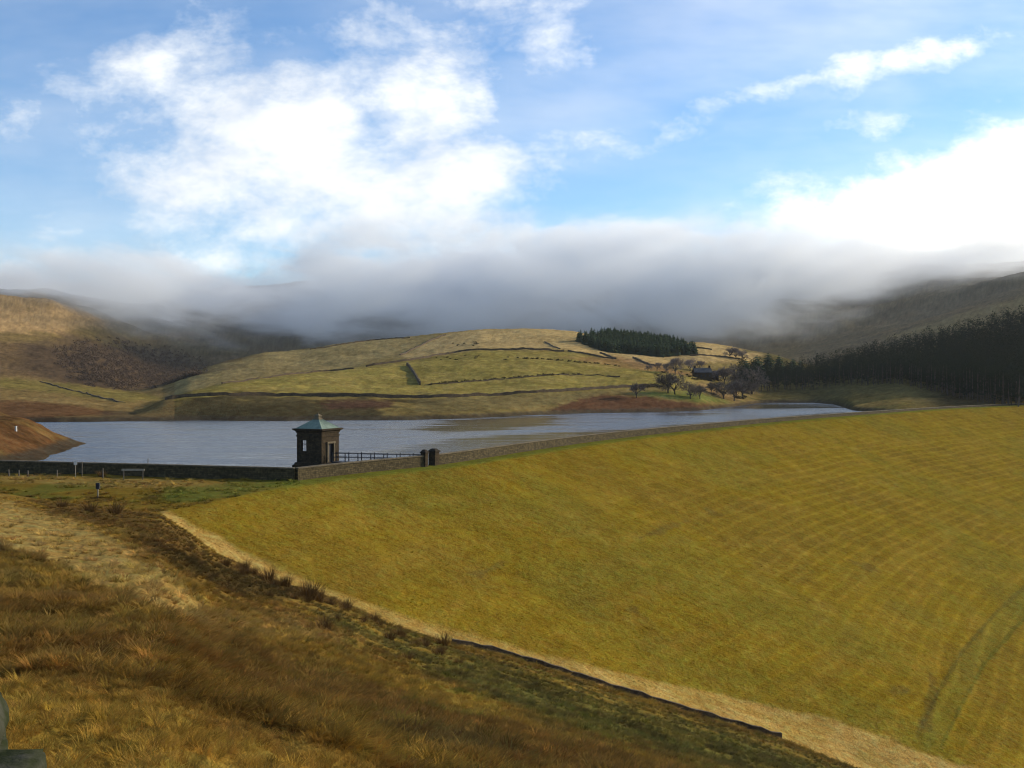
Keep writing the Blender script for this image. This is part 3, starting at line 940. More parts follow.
WTOP = 3.0
GATE = DAMF[int(np.argmin(np.abs(DAMF[:, 1] - 179.0)))]
dam_pts = [tuple(p) for p in DAMF if p[1] > 155.4 and p[0] < 262]
seg1 = [tuple(CORNER)] + [p for p in dam_pts if p[1] < GATE[1] - 1.6] + [(GATE[0] - .62, GATE[1] - 1.2)]
seg2 = [(GATE[0] + .62, GATE[1] + 1.2)] + [p for p in dam_pts if p[1] > GATE[1] + 1.8]
for pts, lab in ((seg1, 'short length of rubble stone parapet between the valve tower gate and the wall corner'), (seg2, 'long curved stone parapet wall running along the crest of the dam')):
    root = empty('parapet_wall', (0, 0, 0)); tag(root, lab, 'stone wall')
    wall_from_path('masonry', pts, lambda x, y: CREST - .8, lambda x, y: WTOP - .16, .55, M_WALL, parent=root)
    wall_from_path('coping', pts, lambda x, y: WTOP - .157, lambda x, y: WTOP + .02, .78, M_COPE, parent=root)
root = empty('abutment_wall'); tag(root, 'dark shaded stone wall along the water to the left of the valve tower', 'stone wall')
wp = [tuple(p) for p in WALLB[1:]]; wp[-1] = (CORNER[0] - .2, CORNER[1] + .05)
wall_from_path('masonry', wp, lambda x, y: .2, lambda x, y: WTOP - .16, .55, M_WALL, parent=root)
wall_from_path('coping', wp, lambda x, y: WTOP - .157, lambda x, y: WTOP + .02, .78, M_COPE, parent=root)

# gate pillars
axis = Vector((0.46, 0.888)).normalized()
for k, lab in ((-1, 'square stone gate pillar on the tower side of the footbridge gate'), (1, 'square stone gate pillar on the far side of the footbridge gate')):
    p = Vector(GATE) + axis * 1.45 * k
    r = empty('gate_pillar', (p.x, p.y, CREST - .2), math.atan2(axis.y, axis.x)); tag(r, lab, 'gate pillar', 'stone pillars of the footbridge gate')
    s = .7 if k < 0 else 1.0
    o = MB().box(-s / 1.6, s / 1.6, -s / 1.6, s / 1.6, -.3, 2.35, .02).build('shaft', M_STONE, r); box_uv(o)
    MB().frustum(2.353, s * .8, 2.6, s * .8).frustum(2.602, s * .68, 2.95, s * .3).build('cap', M_STONE, r)
    box_uv(r.children[-1])

# ------------------------------------------------------------------ valve tower
TX, TY = (318 - 512) / F * 185, 185.0
TROT = math.atan2(-0.43, 0.903)
tower = empty('valve_tower', (TX, TY, 0), TROT)
tag(tower, 'square dark stone valve tower with pale green pyramid roof standing in the water', 'valve tower')
H = 2.5; T = .3; zb, zt = 1.4, 6.35


def panel(mb, axis_, sign, o0, o1, za, zc):
    """one wall of the tower with an opening o0..o1 by za..zc"""
    inn, out = H - T, H
    def add(a0, a1, z0, z1):
        if a1 - a0 < .01 or z1 - z0 < .01: return
        lo, hi = (inn, out) if sign > 0 else (-out, -inn)
        if axis_ == 'x': mb.box(lo, hi, a0, a1, z0, z1)
        else: mb.box(a0, a1, lo, hi, z0, z1)
    e = H if axis_ == 'y' else inn
    add(-e, o0, zb, zt); add(o1, e, zb, zt); add(o0, o1, zb, za); add(o0, o1, zc, zt)


mb = MB()
panel(mb, 'y', -1, -1.6, -.5, 3.3, 5.1)
panel(mb, 'y', 1, -.5, .5, 3.35, 5.0)
panel(mb, 'x', -1, -1.2, .8, 3.1, 5.2)
panel(mb, 'x', 1, -.75, .75, 1.402, 4.4)
box_uv(mb.build('wall', M_STONE, tower))
mb = MB().frustum(-4, 3.15, 1.0, 3.05).frustum(1.002, 2.9, 1.397, 2.72)
box_uv(mb.build('plinth', M_STONE, tower))
mb = MB().frustum(6.352, 2.62, 6.6, 2.66).frustum(6.602, 2.68, 6.78, 2.9).frustum(6.782, 3.02, 7.05, 3.06)
o = mb.build('cornice', M_STONE, tower); box_uv(o)
roof = MB().frustum(7.053, 2.55, 8.5, .52).build('roof', M_COPPER, tower)
ribs = MB()
for sx, sy in ((1, 1), (1, -1), (-1, 1), (-1, -1)):
    ribs.tube((sx * 2.55, sy * 2.55, 7.07), (sx * .52, sy * .52, 8.52), .07, .06, 6)
for k in (-2, -1, 0, 1, 2):
    a0 = k * .8; a1 = k * .16
    for sgn in (1, -1):
        ribs.tube((a0, sgn * 2.56, 7.07), (a1, sgn * .53, 8.52), .03, .03, 4)
        ribs.tube((sgn * 2.56, a0, 7.07), (sgn * .53, a1, 8.52), .03, .03, 4)
ribs.build('roof_rib', M_COPPER, roof)
fin = MB().frustum(8.502, .58, 8.66, .58).frustum(8.662, .40, 9.05, .40).frustum(9.052, .5, 9.2, .5).frustum(9.202, .42, 9.42, .16)
fin.tube((0, 0, 9.422), (0, 0, 9.75), .1, .04, 6)
o = fin.build('finial', M_COPE, roof)
# doorway on the side towards the dam
dw = empty('doorway', (0, 0, 0)); dw.parent = tower
for s in (-1, 1):
    o = MB().box(H - .05, H + .22, s * .93 - .16, s * .93 + .16, 1.402, 4.55).build('door_jamb', M_COPE, dw)
MB().box(H - .05, H + .3, -1.2, 1.2, 4.553, 4.85).build('lintel', M_COPE, dw)
MB().box(H - T + .02, H - T + .1, -.74, .74, 1.41, 4.39).build('door', M_IRON, dw)
# window surround and glazing bars
for ax_, sgn, c0, c1, za, zc in (('y', -1, -1.6, -.5, 3.3, 5.1), ('x', -1, -1.2, .8, 3.1, 5.2)):
    wn_ = MB()
    def bx(a0, a1, z0, z1, d0, d1):
        if ax_ == 'y': wn_.box(a0, a1, sgn * d1, sgn * d0, z0, z1)
        else: wn_.box(sgn * d1, sgn * d0, a0, a1, z0, z1)
    bx(c0 - .14, c1 + .14, za - .2, za - .003, H - .1, H + .14)
    fr = wn_.build('window_sill', M_STONE, tower); box_uv(fr)
    wn_ = MB()
    bx(c0 - .14, c1 + .14, zc + .003, zc + .22, H - .1, H + .08)
    box_uv(wn_.build('window_lintel', M_STONE, tower))
    wn_ = MB()
    cm = (c0 + c1) / 2
    bx(cm - .03, cm + .03, za + .003, zc - .003, H - .3, H - .24)
    bx(c0 + .003, c1 - .003, (za + zc) / 2 + .2, (za + zc) / 2 + .26, H - .31, H - .25)
    wn_.build('glazing_bar', M_IRON, fr)
# pale stone band under the cornice catching the light
o = MB().frustum(5.7, 2.6, 5.95, 2.62).build('string_course', M_STONE, tower); box_uv(o)

# footbridge from the gate to the tower door
fbv = Vector((0.903, -0.43))
b0 = Vector((TX, TY)) + fbv * 2.75
b1 = Vector(GATE) - fbv * .5
Lb = (b1 - b0).length
bridge = empty('footbridge', (b0.x, b0.y, 0), math.atan2((b1 - b0).y, (b1 - b0).x))
tag(bridge, 'narrow iron railed footbridge from the stone gate to the valve tower', 'footbridge')
dk = MB().box(.35, Lb, -.8, .8, 1.35, 1.55)
dk.box(.35, Lb, -.7, -.55, .9, 1.347).box(.35, Lb, .55, .7, .9, 1.347)
dk.build('deck', M_IRON, bridge)
for s in (-1, 1):
    rl = MB()
    for z in (2.3, 2.95): rl.tube((.35, s * .74, z), (Lb, s * .74, z), .05, .05, 6)
    rl.build('handrail', M_IRON, bridge)
    for k in range(8):
        x = .5 + (Lb - .8) * k / 7
        po = MB().tube((0, 0, 0), (0, 0, 1.62), .1, .085, 6).build('post', M_IRON, bridge)
        po.location = (x, s * .74, 1.5)
for k in (.33, .68):
    pr = MB().box(Lb * k - .5, Lb * k + .5, -.9, .9, -4.5, .897).build('pier', M_STONE, bridge); box_uv(pr)

# ------------------------------------------------------------------ retaining wall beside the drain
rp = []
for u in np.linspace(452, 782, 34):
    v = np.interp(u, [a for a, b in MITRE], [b for a, b in MITRE])
    i = int(np.argmin(np.abs(cols - u)))
    d = dm[i]
    rp.append(((u - 512) / F * d, d + .25))
zr = {}
rw = wall_from_path('retaining_wall', rp, lambda x, y: dam_z(np.array([x]), np.array([y]))[0] - .6, lambda x, y: dam_z(np.array([x]), np.array([y]))[0] + .95, .5, M_DRY, sub=.9, jit=.13)
tag(rw, 'low dark stone retaining wall beside the pale grass drain at the dam foot', 'stone wall')

# ------------------------------------------------------------------ field walls on the far hill
WALLS = [
    ([(165, 400), (185, 397), (215, 396), (260, 395.5), (310, 396), (360, 397), (415, 398), (470, 397), (520, 394), (570, 391), (615, 388), (655, 386)], 380, 560, 1.9, 'longest dark field wall, running just above the lower bank of the central hill'),
    ([(222, 384), (258, 379), (296, 374), (330, 371), (354, 369)], 430, 640, 1.2, 'low broken field wall along the left rim of the green field'),
    ([(366, 367), (390, 363), (413, 360.5), (445, 354), (477, 350), (520, 350), (564, 351)], 500, 720, 1.8, 'curved field wall along the top of the green field below the tan moor'),
    ([(568, 351), (590, 355), (613, 359)], 600, 760, 1.4, 'short field wall going down below the left end of the plantation'),
    ([(407, 365), (412, 371), (416, 377), (420, 386)], 440, 680, 2.6, 'short thick dark wall running down the slope between two green fields'),
    ([(424, 386), (480, 381), (530, 377), (575, 374.5), (620, 377)], 440, 680, .7, 'faint low wall crossing the middle of the green field below the bushes'),
    ([(400, 356), (412, 350), (423, 345), (436, 338), (446, 335)], 660, 925, 1.6, 'dark wall climbing the tan moor to the left of the summit'),
    ([(310, 350), (340, 345), (375, 340), (410, 338)], 700, 930, 1.3, 'wall along the skyline of the left shoulder of the hill'),
    ([(600, 353), (608, 356), (616, 360)], 640, 760, 1.5, 'dark broken wall just under the plantation at its lower left'),
    ([(633, 358), (642, 362), (654, 367)], 640, 760, 1.7, 'dark wall below the middle of the plantation leading to bare trees'),
    ([(695, 347.5), (712, 350)], 700, 860, 1.5, 'short wall in the tan field right of the plantation'),
    ([(690, 356), (715, 356), (740, 359)], 640, 860, 1.5, 'wall below the tan field beside the group of ridge trees'),
    ([(40, 381), (62, 388), (90, 395), (125, 404)], 420, 720, .8, 'dark wall slanting down the fields of the left shore'),
    ([(545, 341), (552, 346), (560, 350)], 680, 900, 1.0, 'small wall on the tan moor left of the plantation shadow'),
]
for pts, d0, d1, hgt_, lab in WALLS:
    P = []
    for (ua, va), (ub, vb) in zip(pts[:-1], pts[1:]):
        for k in range(3):
            P.append(hit(ua + (ub - ua) * k / 3, va + (vb - va) * k / 3, d0, d1))
    P.append(hit(*pts[-1], d0, d1))
    ds = smooth1(np.array([p.y for p in P]), 5)
    us = np.array([512 + p.x / p.y * F for p in P])
    pp = [((u - 512) / F * d, d) for u, d in zip(us, ds)]
    o = wall_from_path('field_wall', pp, lambda x, y: gz(x, y) - .6, lambda x, y: gz(x, y) + hgt_ * .62, .8, M_DRY, sub=1.8, jit=.24)
    tag(o, lab, 'stone wall', 'dry stone walls on the hillsides')


# ------------------------------------------------------------------ trees
def conifer_mesh(seed, h=10.0, r=1.9, base=.12, levels=11, mat=M_SPRUCE):
    rng = np.random.default_rng(seed)
    V = []; Tq = []
    for L in range(levels):
        f = L / (levels - 1)
        z = h * (base + (1 - base) * f * .97)
        rr = r * (1 - f) ** .5 * rng.uniform(.8, 1.15) + .12
        n = max(5, int(13 * (1 - f) + 5))
        ph = rng.uniform(0, 6.28)
        for k in range(n):
            a = ph + 6.283 * k / n + rng.uniform(-.2, .2)
            q_ = rr * rng.uniform(.65, 1.2); dz = -q_ * rng.uniform(.15, .5)
            wd_ = q_ * rng.uniform(.3, .5) + .1
            c, s = math.cos(a), math.sin(a)
            b = len(V)
            V += [(0, 0, z + .35), (c * q_ * .6 - s * wd_, s * q_ * .6 + c * wd_, z + dz * .5 + rng.uniform(-.1, .2)), (c * q_, s * q_, z + dz), (c * q_ * .6 + s * wd_, s * q_ * .6 - c * wd_, z + dz * .5 + rng.uniform(-.1, .2))]
            Tq += [(b, b + 1, b + 2), (b, b + 2, b + 3)]
    V.append((0, 0, h)); b = len(V) - 1
    for k in range(5):
        a = 6.283 * k / 5
        V += [(math.cos(a) * .16, math.sin(a) * .16, h * .88), (math.cos(a + 1.25) * .16, math.sin(a + 1.25) * .16, h * .88)]
        Tq.append((b, len(V) - 2, len(V) - 1))
    return V, Tq


def pine_mesh(seed, h=14.0, r=2.6, base=.35):
    """irregular crown of needle clumps high on the stem"""
    rng = np.random.default_rng(seed)
    V = []; Tq = []
    for c in range(34):
        f = rng.uniform(0, 1) ** .8
        z = h * (base + (1 - base) * f)
        rr = r * (math.sin(math.pi * min(1, (1 - f) * .75 + .12)) ** .8)
        a = rng.uniform(0, 6.283); q_ = rr * math.sqrt(rng.uniform(.05, 1))
        cx, cy = q_ * math.cos(a), q_ * math.sin(a)
        sz = rng.uniform(.55, 1.1) * (1 - .45 * f)
        for k in range(16):
            d = rng.normal(size=3); d /= np.linalg.norm(d)
            p = np.array((cx, cy, z)) + d * sz * rng.uniform(.3, 1) * np.array((1, 1, .6))
            e1 = rng.normal(size=3) * sz * .34; e2 = rng.normal(size=3) * sz * .34
            b = len(V)
            V += [tuple(p), tuple(p + e1), tuple(p + e2)]; Tq.append((b, b + 1, b + 2))
    return V, Tq


def trunk_tris(h, r, n=6, lean=0.0):
    mb = MB()
    mb.tube((0, 0, -.8), (lean * .3, 0, h * .4), r, r * .75, n, False); mb.tube((lean * .3, 0, h * .4), (lean, 0, h * .93), r * .75, r * .15, n, False)
    return mb


def tree_proto(name, crown, trunk, m_crown, m_bark):
    root = empty(name)
    trunk.build('trunk', m_bark, root)
    V, Tq = crown
    o = np_mesh('crown', np.array(V), tris=np.array(Tq), mat=m_crown, parent=root)
    return root


def stamp(protos, used, loc, rz, sc, label, cat, group):
    k = random.randrange(len(protos))
    r = protos[k] if not used[k] else copy_tree(protos[k])
    used[k] = True
    r.location = loc; r.rotation_euler = (random.uniform(-.04, .04), random.uniform(-.04, .04), rz); r.scale = sc
    tag(r, label, cat, group)
    return r


# plantation on the hilltop
spr = [tree_proto('spruce_tree', conifer_mesh(100 + k, 8.6, 2.9 + .3 * (k % 3), .08 + .04 * (k % 2)), trunk_tris(9, .18), M_SPRUCE, M_BARK) for k in range(5)]
su = [False] * 5
FRONT = [(576, 341), (590, 346), (607, 352), (638, 354.5), (661, 356.5), (693, 354), (701, 349.5)]
count = 0
edges = []
for u in np.arange(578, 700, 3.3):
    vb = np.interp(u, [a for a, b in FRONT], [b for a, b in FRONT])
    p0 = hit(u, vb, 640, 890)
    iu = int(np.argmin(np.abs(cols - u)))
    dback = kd[3][iu] - 12
    if u > 690: dback = p0.y + 25
    d = p0.y
    while d < dback + 30 and count < 296:
        ju = u + random.uniform(-1.2, 1.2); jd = d + random.uniform(-2, 2)
        x = (ju - 512) / F * jd
        s = random.uniform(.85, 1.05)
        zz = float(ground_z(np.float64(ju), np.float64(jd)))
        if VH + F * (EYE - zz) / jd < np.interp(ju, [577, 607, 622, 646, 677, 693, 700], [332, 328, 327.5, 331, 336, 341, 348]) + 9.5:
            d += 9; continue
        stamp(spr, su, (x, jd, zz), random.uniform(0, 6.28), (s * 1.0, s * 1.0, s * random.uniform(.92, 1.06)), 'dark green spruce in the dense plantation on the hilltop', 'tree', 'spruces of the hilltop plantation')
        count += 1
        d += 15 if d > p0.y + 8 else 8
print('plantation', count)

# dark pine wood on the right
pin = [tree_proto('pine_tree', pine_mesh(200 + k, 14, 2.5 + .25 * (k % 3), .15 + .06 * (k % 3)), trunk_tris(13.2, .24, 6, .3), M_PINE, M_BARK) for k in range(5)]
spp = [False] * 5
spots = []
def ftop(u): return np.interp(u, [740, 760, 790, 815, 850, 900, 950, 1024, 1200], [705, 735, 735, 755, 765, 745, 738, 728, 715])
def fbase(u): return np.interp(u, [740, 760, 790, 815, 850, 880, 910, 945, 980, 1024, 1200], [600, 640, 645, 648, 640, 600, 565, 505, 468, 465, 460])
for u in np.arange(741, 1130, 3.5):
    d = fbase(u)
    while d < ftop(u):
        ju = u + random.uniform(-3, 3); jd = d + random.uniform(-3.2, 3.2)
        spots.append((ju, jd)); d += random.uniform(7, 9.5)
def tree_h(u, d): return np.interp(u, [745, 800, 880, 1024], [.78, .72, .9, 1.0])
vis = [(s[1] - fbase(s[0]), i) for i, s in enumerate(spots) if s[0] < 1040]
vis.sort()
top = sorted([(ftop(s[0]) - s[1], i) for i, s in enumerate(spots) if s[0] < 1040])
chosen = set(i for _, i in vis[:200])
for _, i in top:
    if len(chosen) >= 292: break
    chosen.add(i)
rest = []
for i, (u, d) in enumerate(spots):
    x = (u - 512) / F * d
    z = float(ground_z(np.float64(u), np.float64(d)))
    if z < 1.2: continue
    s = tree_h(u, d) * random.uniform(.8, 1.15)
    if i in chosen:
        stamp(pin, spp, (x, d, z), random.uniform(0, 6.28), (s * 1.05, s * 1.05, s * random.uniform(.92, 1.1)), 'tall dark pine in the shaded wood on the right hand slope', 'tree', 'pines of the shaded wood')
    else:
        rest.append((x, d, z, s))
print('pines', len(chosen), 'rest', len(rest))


def joined_trees(name, spots_, makers, mat, n_trunk=True):
    Vs = []; Ts = []; off = 0
    base = [(np.array(v), np.array(t)) for v, t in makers]
    for x, y, z, s in spots_:
        v, t = base[random.randrange(len(base))]
        a_ = random.uniform(0, 6.28); c_, s_ = math.cos(a_), math.sin(a_)
        vv_ = np.stack([(v[:, 0] * c_ - v[:, 1] * s_) * s + x, (v[:, 0] * s_ + v[:, 1] * c_) * s + y, v[:, 2] * s + z], 1)
        Vs.append(vv_); Ts.append(t + off); off += len(v)
    return np_mesh(name, np.concatenate(Vs), tris=np.concatenate(Ts), mat=mat)


wood = joined_trees('pine_forest', rest, [pine_mesh(200 + k, 14, 2.5 + .25 * (k % 3), .1) for k in range(5)], M_PINE)
tag(wood, 'dense inner mass of the dark pine wood on the right hand slope', 'forest', None, 'stuff')


# bare broadleaved trees
def bare_tree(seed, h=9.0, spread=.62, twig_r=.04, depth=6):
    rng = random.Random(seed)
    tr = MB(); tw = MB()
    def grow(p, d, L, r, lv):
        q_ = p + d * L
        m = tr if lv >= depth - 2 else tw
        m.tube(p, q_, r, r * .68, 5 if lv >= depth - 2 else 3, False)
        if lv == 0: return
        n = 3 if lv < depth else 5
        for k in range(n):
            ax = d.orthogonal().normalized(); ax.rotate(Matrix.Rotation(rng.uniform(0, 6.283), 3, d))
            nd_ = (d + ax * rng.uniform(.35, 1.0) * spread * 1.35 + Vector((0, 0, .12))).normalized()
            s0 = p.lerp(q_, rng.uniform(.3, 1.0) if lv < depth else rng.uniform(.6, 1)) if k else q_
            grow(s0, nd_, L * rng.uniform(.66, .92), max(r * .55, twig_r), lv - 1)
    grow(Vector((0, 0, -.4)), Vector((rng.uniform(-.08, .08), rng.uniform(-.08, .08), 1)).normalized(), h * .24, h * .028, depth)
    return tr, tw


def bare_proto(seed, mat, **k):
    r = empty('bare_tree')
    tr, tw = bare_tree(seed, **k)
    tr.build('trunk', M_BARK, r); tw.build('crown', mat, r)
    return r


bp = [bare_proto(300, M_TWIG), bare_proto(301, M_TWIG, spread=.75), bare_proto(302, M_TWIGD, spread=.7), bare_proto(303, M_TWIGD, spread=.85)]
bu = [False] * 4
BARE = [  # u, base row, top row, prototype, dmin, dmax, label
    (636.5, 398, 382, 2, 440, 620, 'small bare tree alone at the left edge of the shore trees above the bracken'),
    (668, 393, 371, 2, 440, 640, 'left of two tall bare trees standing together on the green bank'),
    (675, 394.5, 372, 3, 440, 640, 'right of two tall bare trees standing together on the green bank'),
    (690.5, 399, 381, 3, 440, 640, 'wide dark bare tree near the shore between the tall pair and the point'),
    (700, 399, 384, 2, 440, 640, 'smaller dark bare tree at the shore, right of the wide one'),
    (675, 375, 357, 0, 600, 760, 'largest pale bare tree with a round crown, below the plantation'),
    (667, 374, 362, 1, 600, 760, 'pale bare tree half hidden behind the round crowned one'),
    (690, 371, 357, 1, 600, 780, 'pale grey bare tree against the tan field, right of the round crowned one'),
    (699, 371, 360, 0, 600, 780, 'thin pale bare tree above the dark hedge'),
    (657, 371, 362, 0, 600, 780, 'low pale bare tree at the end of the slanting wall under the plantation'),
    (730, 358, 346, 1, 640, 860, 'left tree of the small bare group by the ridge wall'),
    (736, 359, 347, 0, 640, 860, 'middle tree of the small bare group by the ridge wall'),
    (743, 361, 349, 1, 640, 860, 'right tree of the small bare group by the ridge wall'),
    (715, 381, 368, 1, 520, 760, 'pale bare tree in front of the right end of the dark hedge'),
    (724, 384, 366, 2, 520, 760, 'dark bare tree uphill of the shore trees at the point'),
    (735, 381, 363, 3, 520, 760, 'broad dark bare tree beside the first evergreens'),
    (724, 399, 379, 3, 480, 660, 'dark spreading bare tree at the tip of the wooded point'),
    (734, 401, 380, 2, 480, 660, 'dark bare tree last before the inlet on the wooded point'),
    (742, 398, 376, 3, 520, 680, 'dark bare tree among the first pines by the inlet'),
    (711, 394, 381, 2, 480, 660, 'small dark bare tree on the rusty bank'),
    (752, 394, 365, 3, 560, 700, 'tall bare tree in front of the evergreens above the inlet'),
    (648, 371, 364, 1, 600, 780, 'lowest scrubby pale tree beside the slanting wall'),
]
for u, vb, vt, k, d0, d1, lab in BARE:
    p = hit(u, vb, d0, d1)
    hh = (vb - vt) / F * p.y
    r = bp[k] if not bu[k] else copy_tree(bp[k])
    bu[k] = True
    s = hh / 9.0 * 1.18
    r.location = p; r.scale = (s * 1.12, s * 1.12, s); r.rotation_euler = (0, 0, random.uniform(0, 6.28))
    tag(r, lab, 'tree', 'bare trees above the shore')

# evergreens at the edge of the bare trees
for u, vb, vt, lab in ((746, 380, 358, 'bushy dark evergreen left of the others above the wooded point'), (757, 378, 354, 'tallest dark evergreen standing behind the bare trees at the inlet'), (768, 377, 352, 'dark evergreen with its tip against the tan hillside'),
                       (779, 376, 354, 'slim dark evergreen between two broader ones over the inlet'), (793, 375, 357, 'pointed evergreen standing clear of the wood against the lit field'), (800, 376, 359, 'last pointed evergreen where the wood meets the lit field')):
    p = hit(u, vb, 560, 860)
    r = copy_tree(spr[random.randrange(5)])
    s = (vb - vt) / F * p.y / 9
    r.location = p; r.scale = (s * 1.25, s * 1.25, s); r.rotation_euler = (0, 0, random.uniform(0, 6.28))
    tag(r, lab, 'tree', 'evergreens above the inlet')


# bushes: clumps of small leaf faces
def clump_mesh(seed, n=150, flat_=.75):
    rng = np.random.default_rng(seed)
    V = []; Tq = []
    lobes = [(rng.uniform(-.55, .55), rng.uniform(-.55, .55), rng.uniform(.25, .7), rng.uniform(.35, .6)) for _ in range(6)]
    for k in range(n):
        lx, ly, lz, lr = lobes[rng.integers(6)]
        d = rng.normal(size=3); d /= np.linalg.norm(d)
        p = np.array((lx, ly, lz * flat_)) + d * lr * rng.uniform(.5, 1.05) * np.array((1, 1, flat_))
        p[2] = max(p[2], 0)
        e1 = rng.normal(size=3) * .16; e2 = rng.normal(size=3) * .16
        b = len(V); V += [tuple(p), tuple(p + e1), tuple(p + e2)]; Tq.append((b, b + 1, b + 2))
    return np.array(V), np.array(Tq)


bush = []
for k in range(4):
    V_, T_ = clump_mesh(400 + k)
    bush.append(np_mesh('gorse_bush', V_, tris=T_, mat=M_SCRUB))
bush_used = [False] * 4


def put_bush(u, v, d0, d1, size, label, group, mat=None):
    k = random.randrange(4)
    o = bush[k] if not bush_used[k] else bush[k].copy()
    if bush_used[k]: COL.objects.link(o)
    bush_used[k] = True
    o.location = hit(u, v, d0, d1) - Vector((0, 0, .15)); o.rotation_euler = (0, 0, random.uniform(0, 6.28))
    s = size * random.uniform(.75, 1.3)
    o.scale = (s * random.uniform(1, 1.7), s, s)
    tag(o, label, 'bush', group)


for i in range(26):
    t = i / 25
    put_bush(432 + 148 * t + random.uniform(-1.5, 1.5), np.interp(t, [0, .3, .65, 1], [384.5, 380.5, 376.5, 374]) + random.uniform(-.5, .5), 440, 700, 1.05, 'low dark bush in the lower dotted row across the green field', 'lower row of field bushes')
for i in range(20):
    t = i / 19
    put_bush(522 + 98 * t + random.uniform(-1.5, 1.5), np.interp(t, [0, .4, 1], [358.5, 360.5, 366]) + random.uniform(-.5, .5), 600, 760, 1.15, 'low dark bush in the upper dotted row below the tan moor', 'upper row of field bushes')
for i in range(14):
    put_bush(random.uniform(420, 520), random.uniform(355.5, 360.5), 600, 760, .8, 'tiny dark bush scattered on the upper green field', 'scattered field bushes')
for i in range(8):
    put_bush(random.uniform(452, 482), random.uniform(342, 347), 680, 900, 1.0, 'dark scrub bush on the tan moor above the curved wall', 'scrub on the tan moor')
for i in range(10):
    t = i / 9
    put_bush(640 + 25 * t, 389 - 3 * math.sin(t * 3) + random.uniform(-.8, .8), 440, 680, 1.5, 'dark bush in the hedge left of the tall bare pair', 'hedge left of the tall bare pair')
# farm half hidden by the trees: a long low stone house with a barn, and the hedge in front
M_SLATE = simple_mat('slate_roof', (.085, .085, .088), rough=.8, scale=2.0, bump=.4)


def gable_house(loc, rz, L, W, hw, hr, label, chims):
    r_ = empty('farmhouse', loc, rz); tag(r_, label, 'farm building', 'farm buildings among the trees')
    o_ = MB().box(-L / 2, L / 2, -W / 2, W / 2, -1.5, hw)
    b_ = len(o_.v)
    o_.v += [(-L / 2 + .01, -W / 2, hw), (-L / 2 + .01, W / 2, hw), (-L / 2 + .01, 0, hr - .1), (L / 2 - .01, -W / 2, hw), (L / 2 - .01, W / 2, hw), (L / 2 - .01, 0, hr - .1)]
    o_.f += [(b_, b_ + 2, b_ + 1), (b_ + 3, b_ + 4, b_ + 5)]
    box_uv(o_.build('wall', M_STONE, r_))
    e = .35
    v_ = [(-L / 2 - e, -W / 2 - e, hw - .15), (L / 2 + e, -W / 2 - e, hw - .15), (L / 2 + e, 0, hr), (-L / 2 - e, 0, hr), (-L / 2 - e, W / 2 + e, hw - .15), (L / 2 + e, W / 2 + e, hw - .15)]
    v_ += [(x, y, z - .18) for x, y, z in v_]
    rf_ = mesh_obj('roof', v_, [(0, 1, 2, 3), (3, 2, 5, 4), (7, 6, 9, 8), (8, 9, 10, 11), (0, 6, 7, 1), (4, 5, 11, 10), (0, 3, 9, 6), (3, 4, 10, 9), (1, 7, 8, 2), (2, 8, 11, 5)], M_SLATE, r_)
    for cx in chims:
        c_ = MB().box(cx - .45, cx + .45, -.4, .4, hr - .6, hr + 1.2).build('chimney', M_STONE, rf_); box_uv(c_)
    for k in range(4):
        x_ = -L / 2 + L * (k + .5) / 4
        MB().box(x_ - .4, x_ + .4, -W / 2 - .04, -W / 2 - .004, 1.0, 2.2).build('window', M_IRON, r_)
    return r_


p = hit(702, 378.5, 520, 780)
gable_house(p, .12, 9.5, 5.5, 3.6, 6.0, 'long dark stone farmhouse with two chimneys among the bare trees', (-4.2, 4.2))
p = hit(713, 379, 520, 780)
gable_house(p, -.2, 6.5, 5.0, 2.8, 4.7, 'lower dark barn at the right end of the farmhouse', ())
for i in range(9):
    t = i / 8
    put_bush(694 + 27 * t, 379.5 + 1.5 * t + random.uniform(-.4, .4), 520, 780, 1.1, 'dark bush in the hedge in front of the farm', 'hedge in front of the farm')
for i in range(14):
    put_bush(random.uniform(722, 752), random.uniform(384, 399), 520, 700, 1.5, 'dark bush under the bare trees of the wooded point', 'bushes under the trees of the point')
for i in range(10):
    put_bush(random.uniform(655, 700), random.uniform(372, 378), 560, 780, 1.1, 'dark bush among the pale bare trees below the plantation', 'bushes among the pale trees')

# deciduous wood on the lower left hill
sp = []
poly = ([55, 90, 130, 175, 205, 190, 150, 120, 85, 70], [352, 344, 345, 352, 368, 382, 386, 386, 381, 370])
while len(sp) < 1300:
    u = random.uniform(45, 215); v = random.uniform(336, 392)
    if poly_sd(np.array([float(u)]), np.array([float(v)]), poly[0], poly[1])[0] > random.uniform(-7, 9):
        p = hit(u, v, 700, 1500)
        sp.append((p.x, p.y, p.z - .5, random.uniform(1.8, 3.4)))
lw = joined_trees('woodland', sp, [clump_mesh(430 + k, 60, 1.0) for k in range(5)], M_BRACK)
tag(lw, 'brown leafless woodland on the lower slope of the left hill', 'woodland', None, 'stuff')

# ------------------------------------------------------------------ posts and small things by the abutment wall
def post(u, vb, vt, d0, d1, r, mat, label, cat='post', name='fence_post', group=None, extra=None):
    if d1 == 166:
        x = (u - 512) / F * 160
        d = float(np.interp(x, WALLB[:, 0], WALLB[:, 1])) - 4.5
        p = Vector(((u - 512) / F * d, d, gz((u - 512) / F * d, d)))
    else:
        p = hit(u, vb, d0, d1)
    hh = EYE + (VH - vt) / F * p.y - p.z
    root = empty(name, p); tag(root, label, cat, group)
    MB().tube((0, 0, -.3), (random.uniform(-.05, .05), 0, hh), r, r * .9, 7).build('shaft', mat, root)
    if extra: extra(root, hh)
    return root


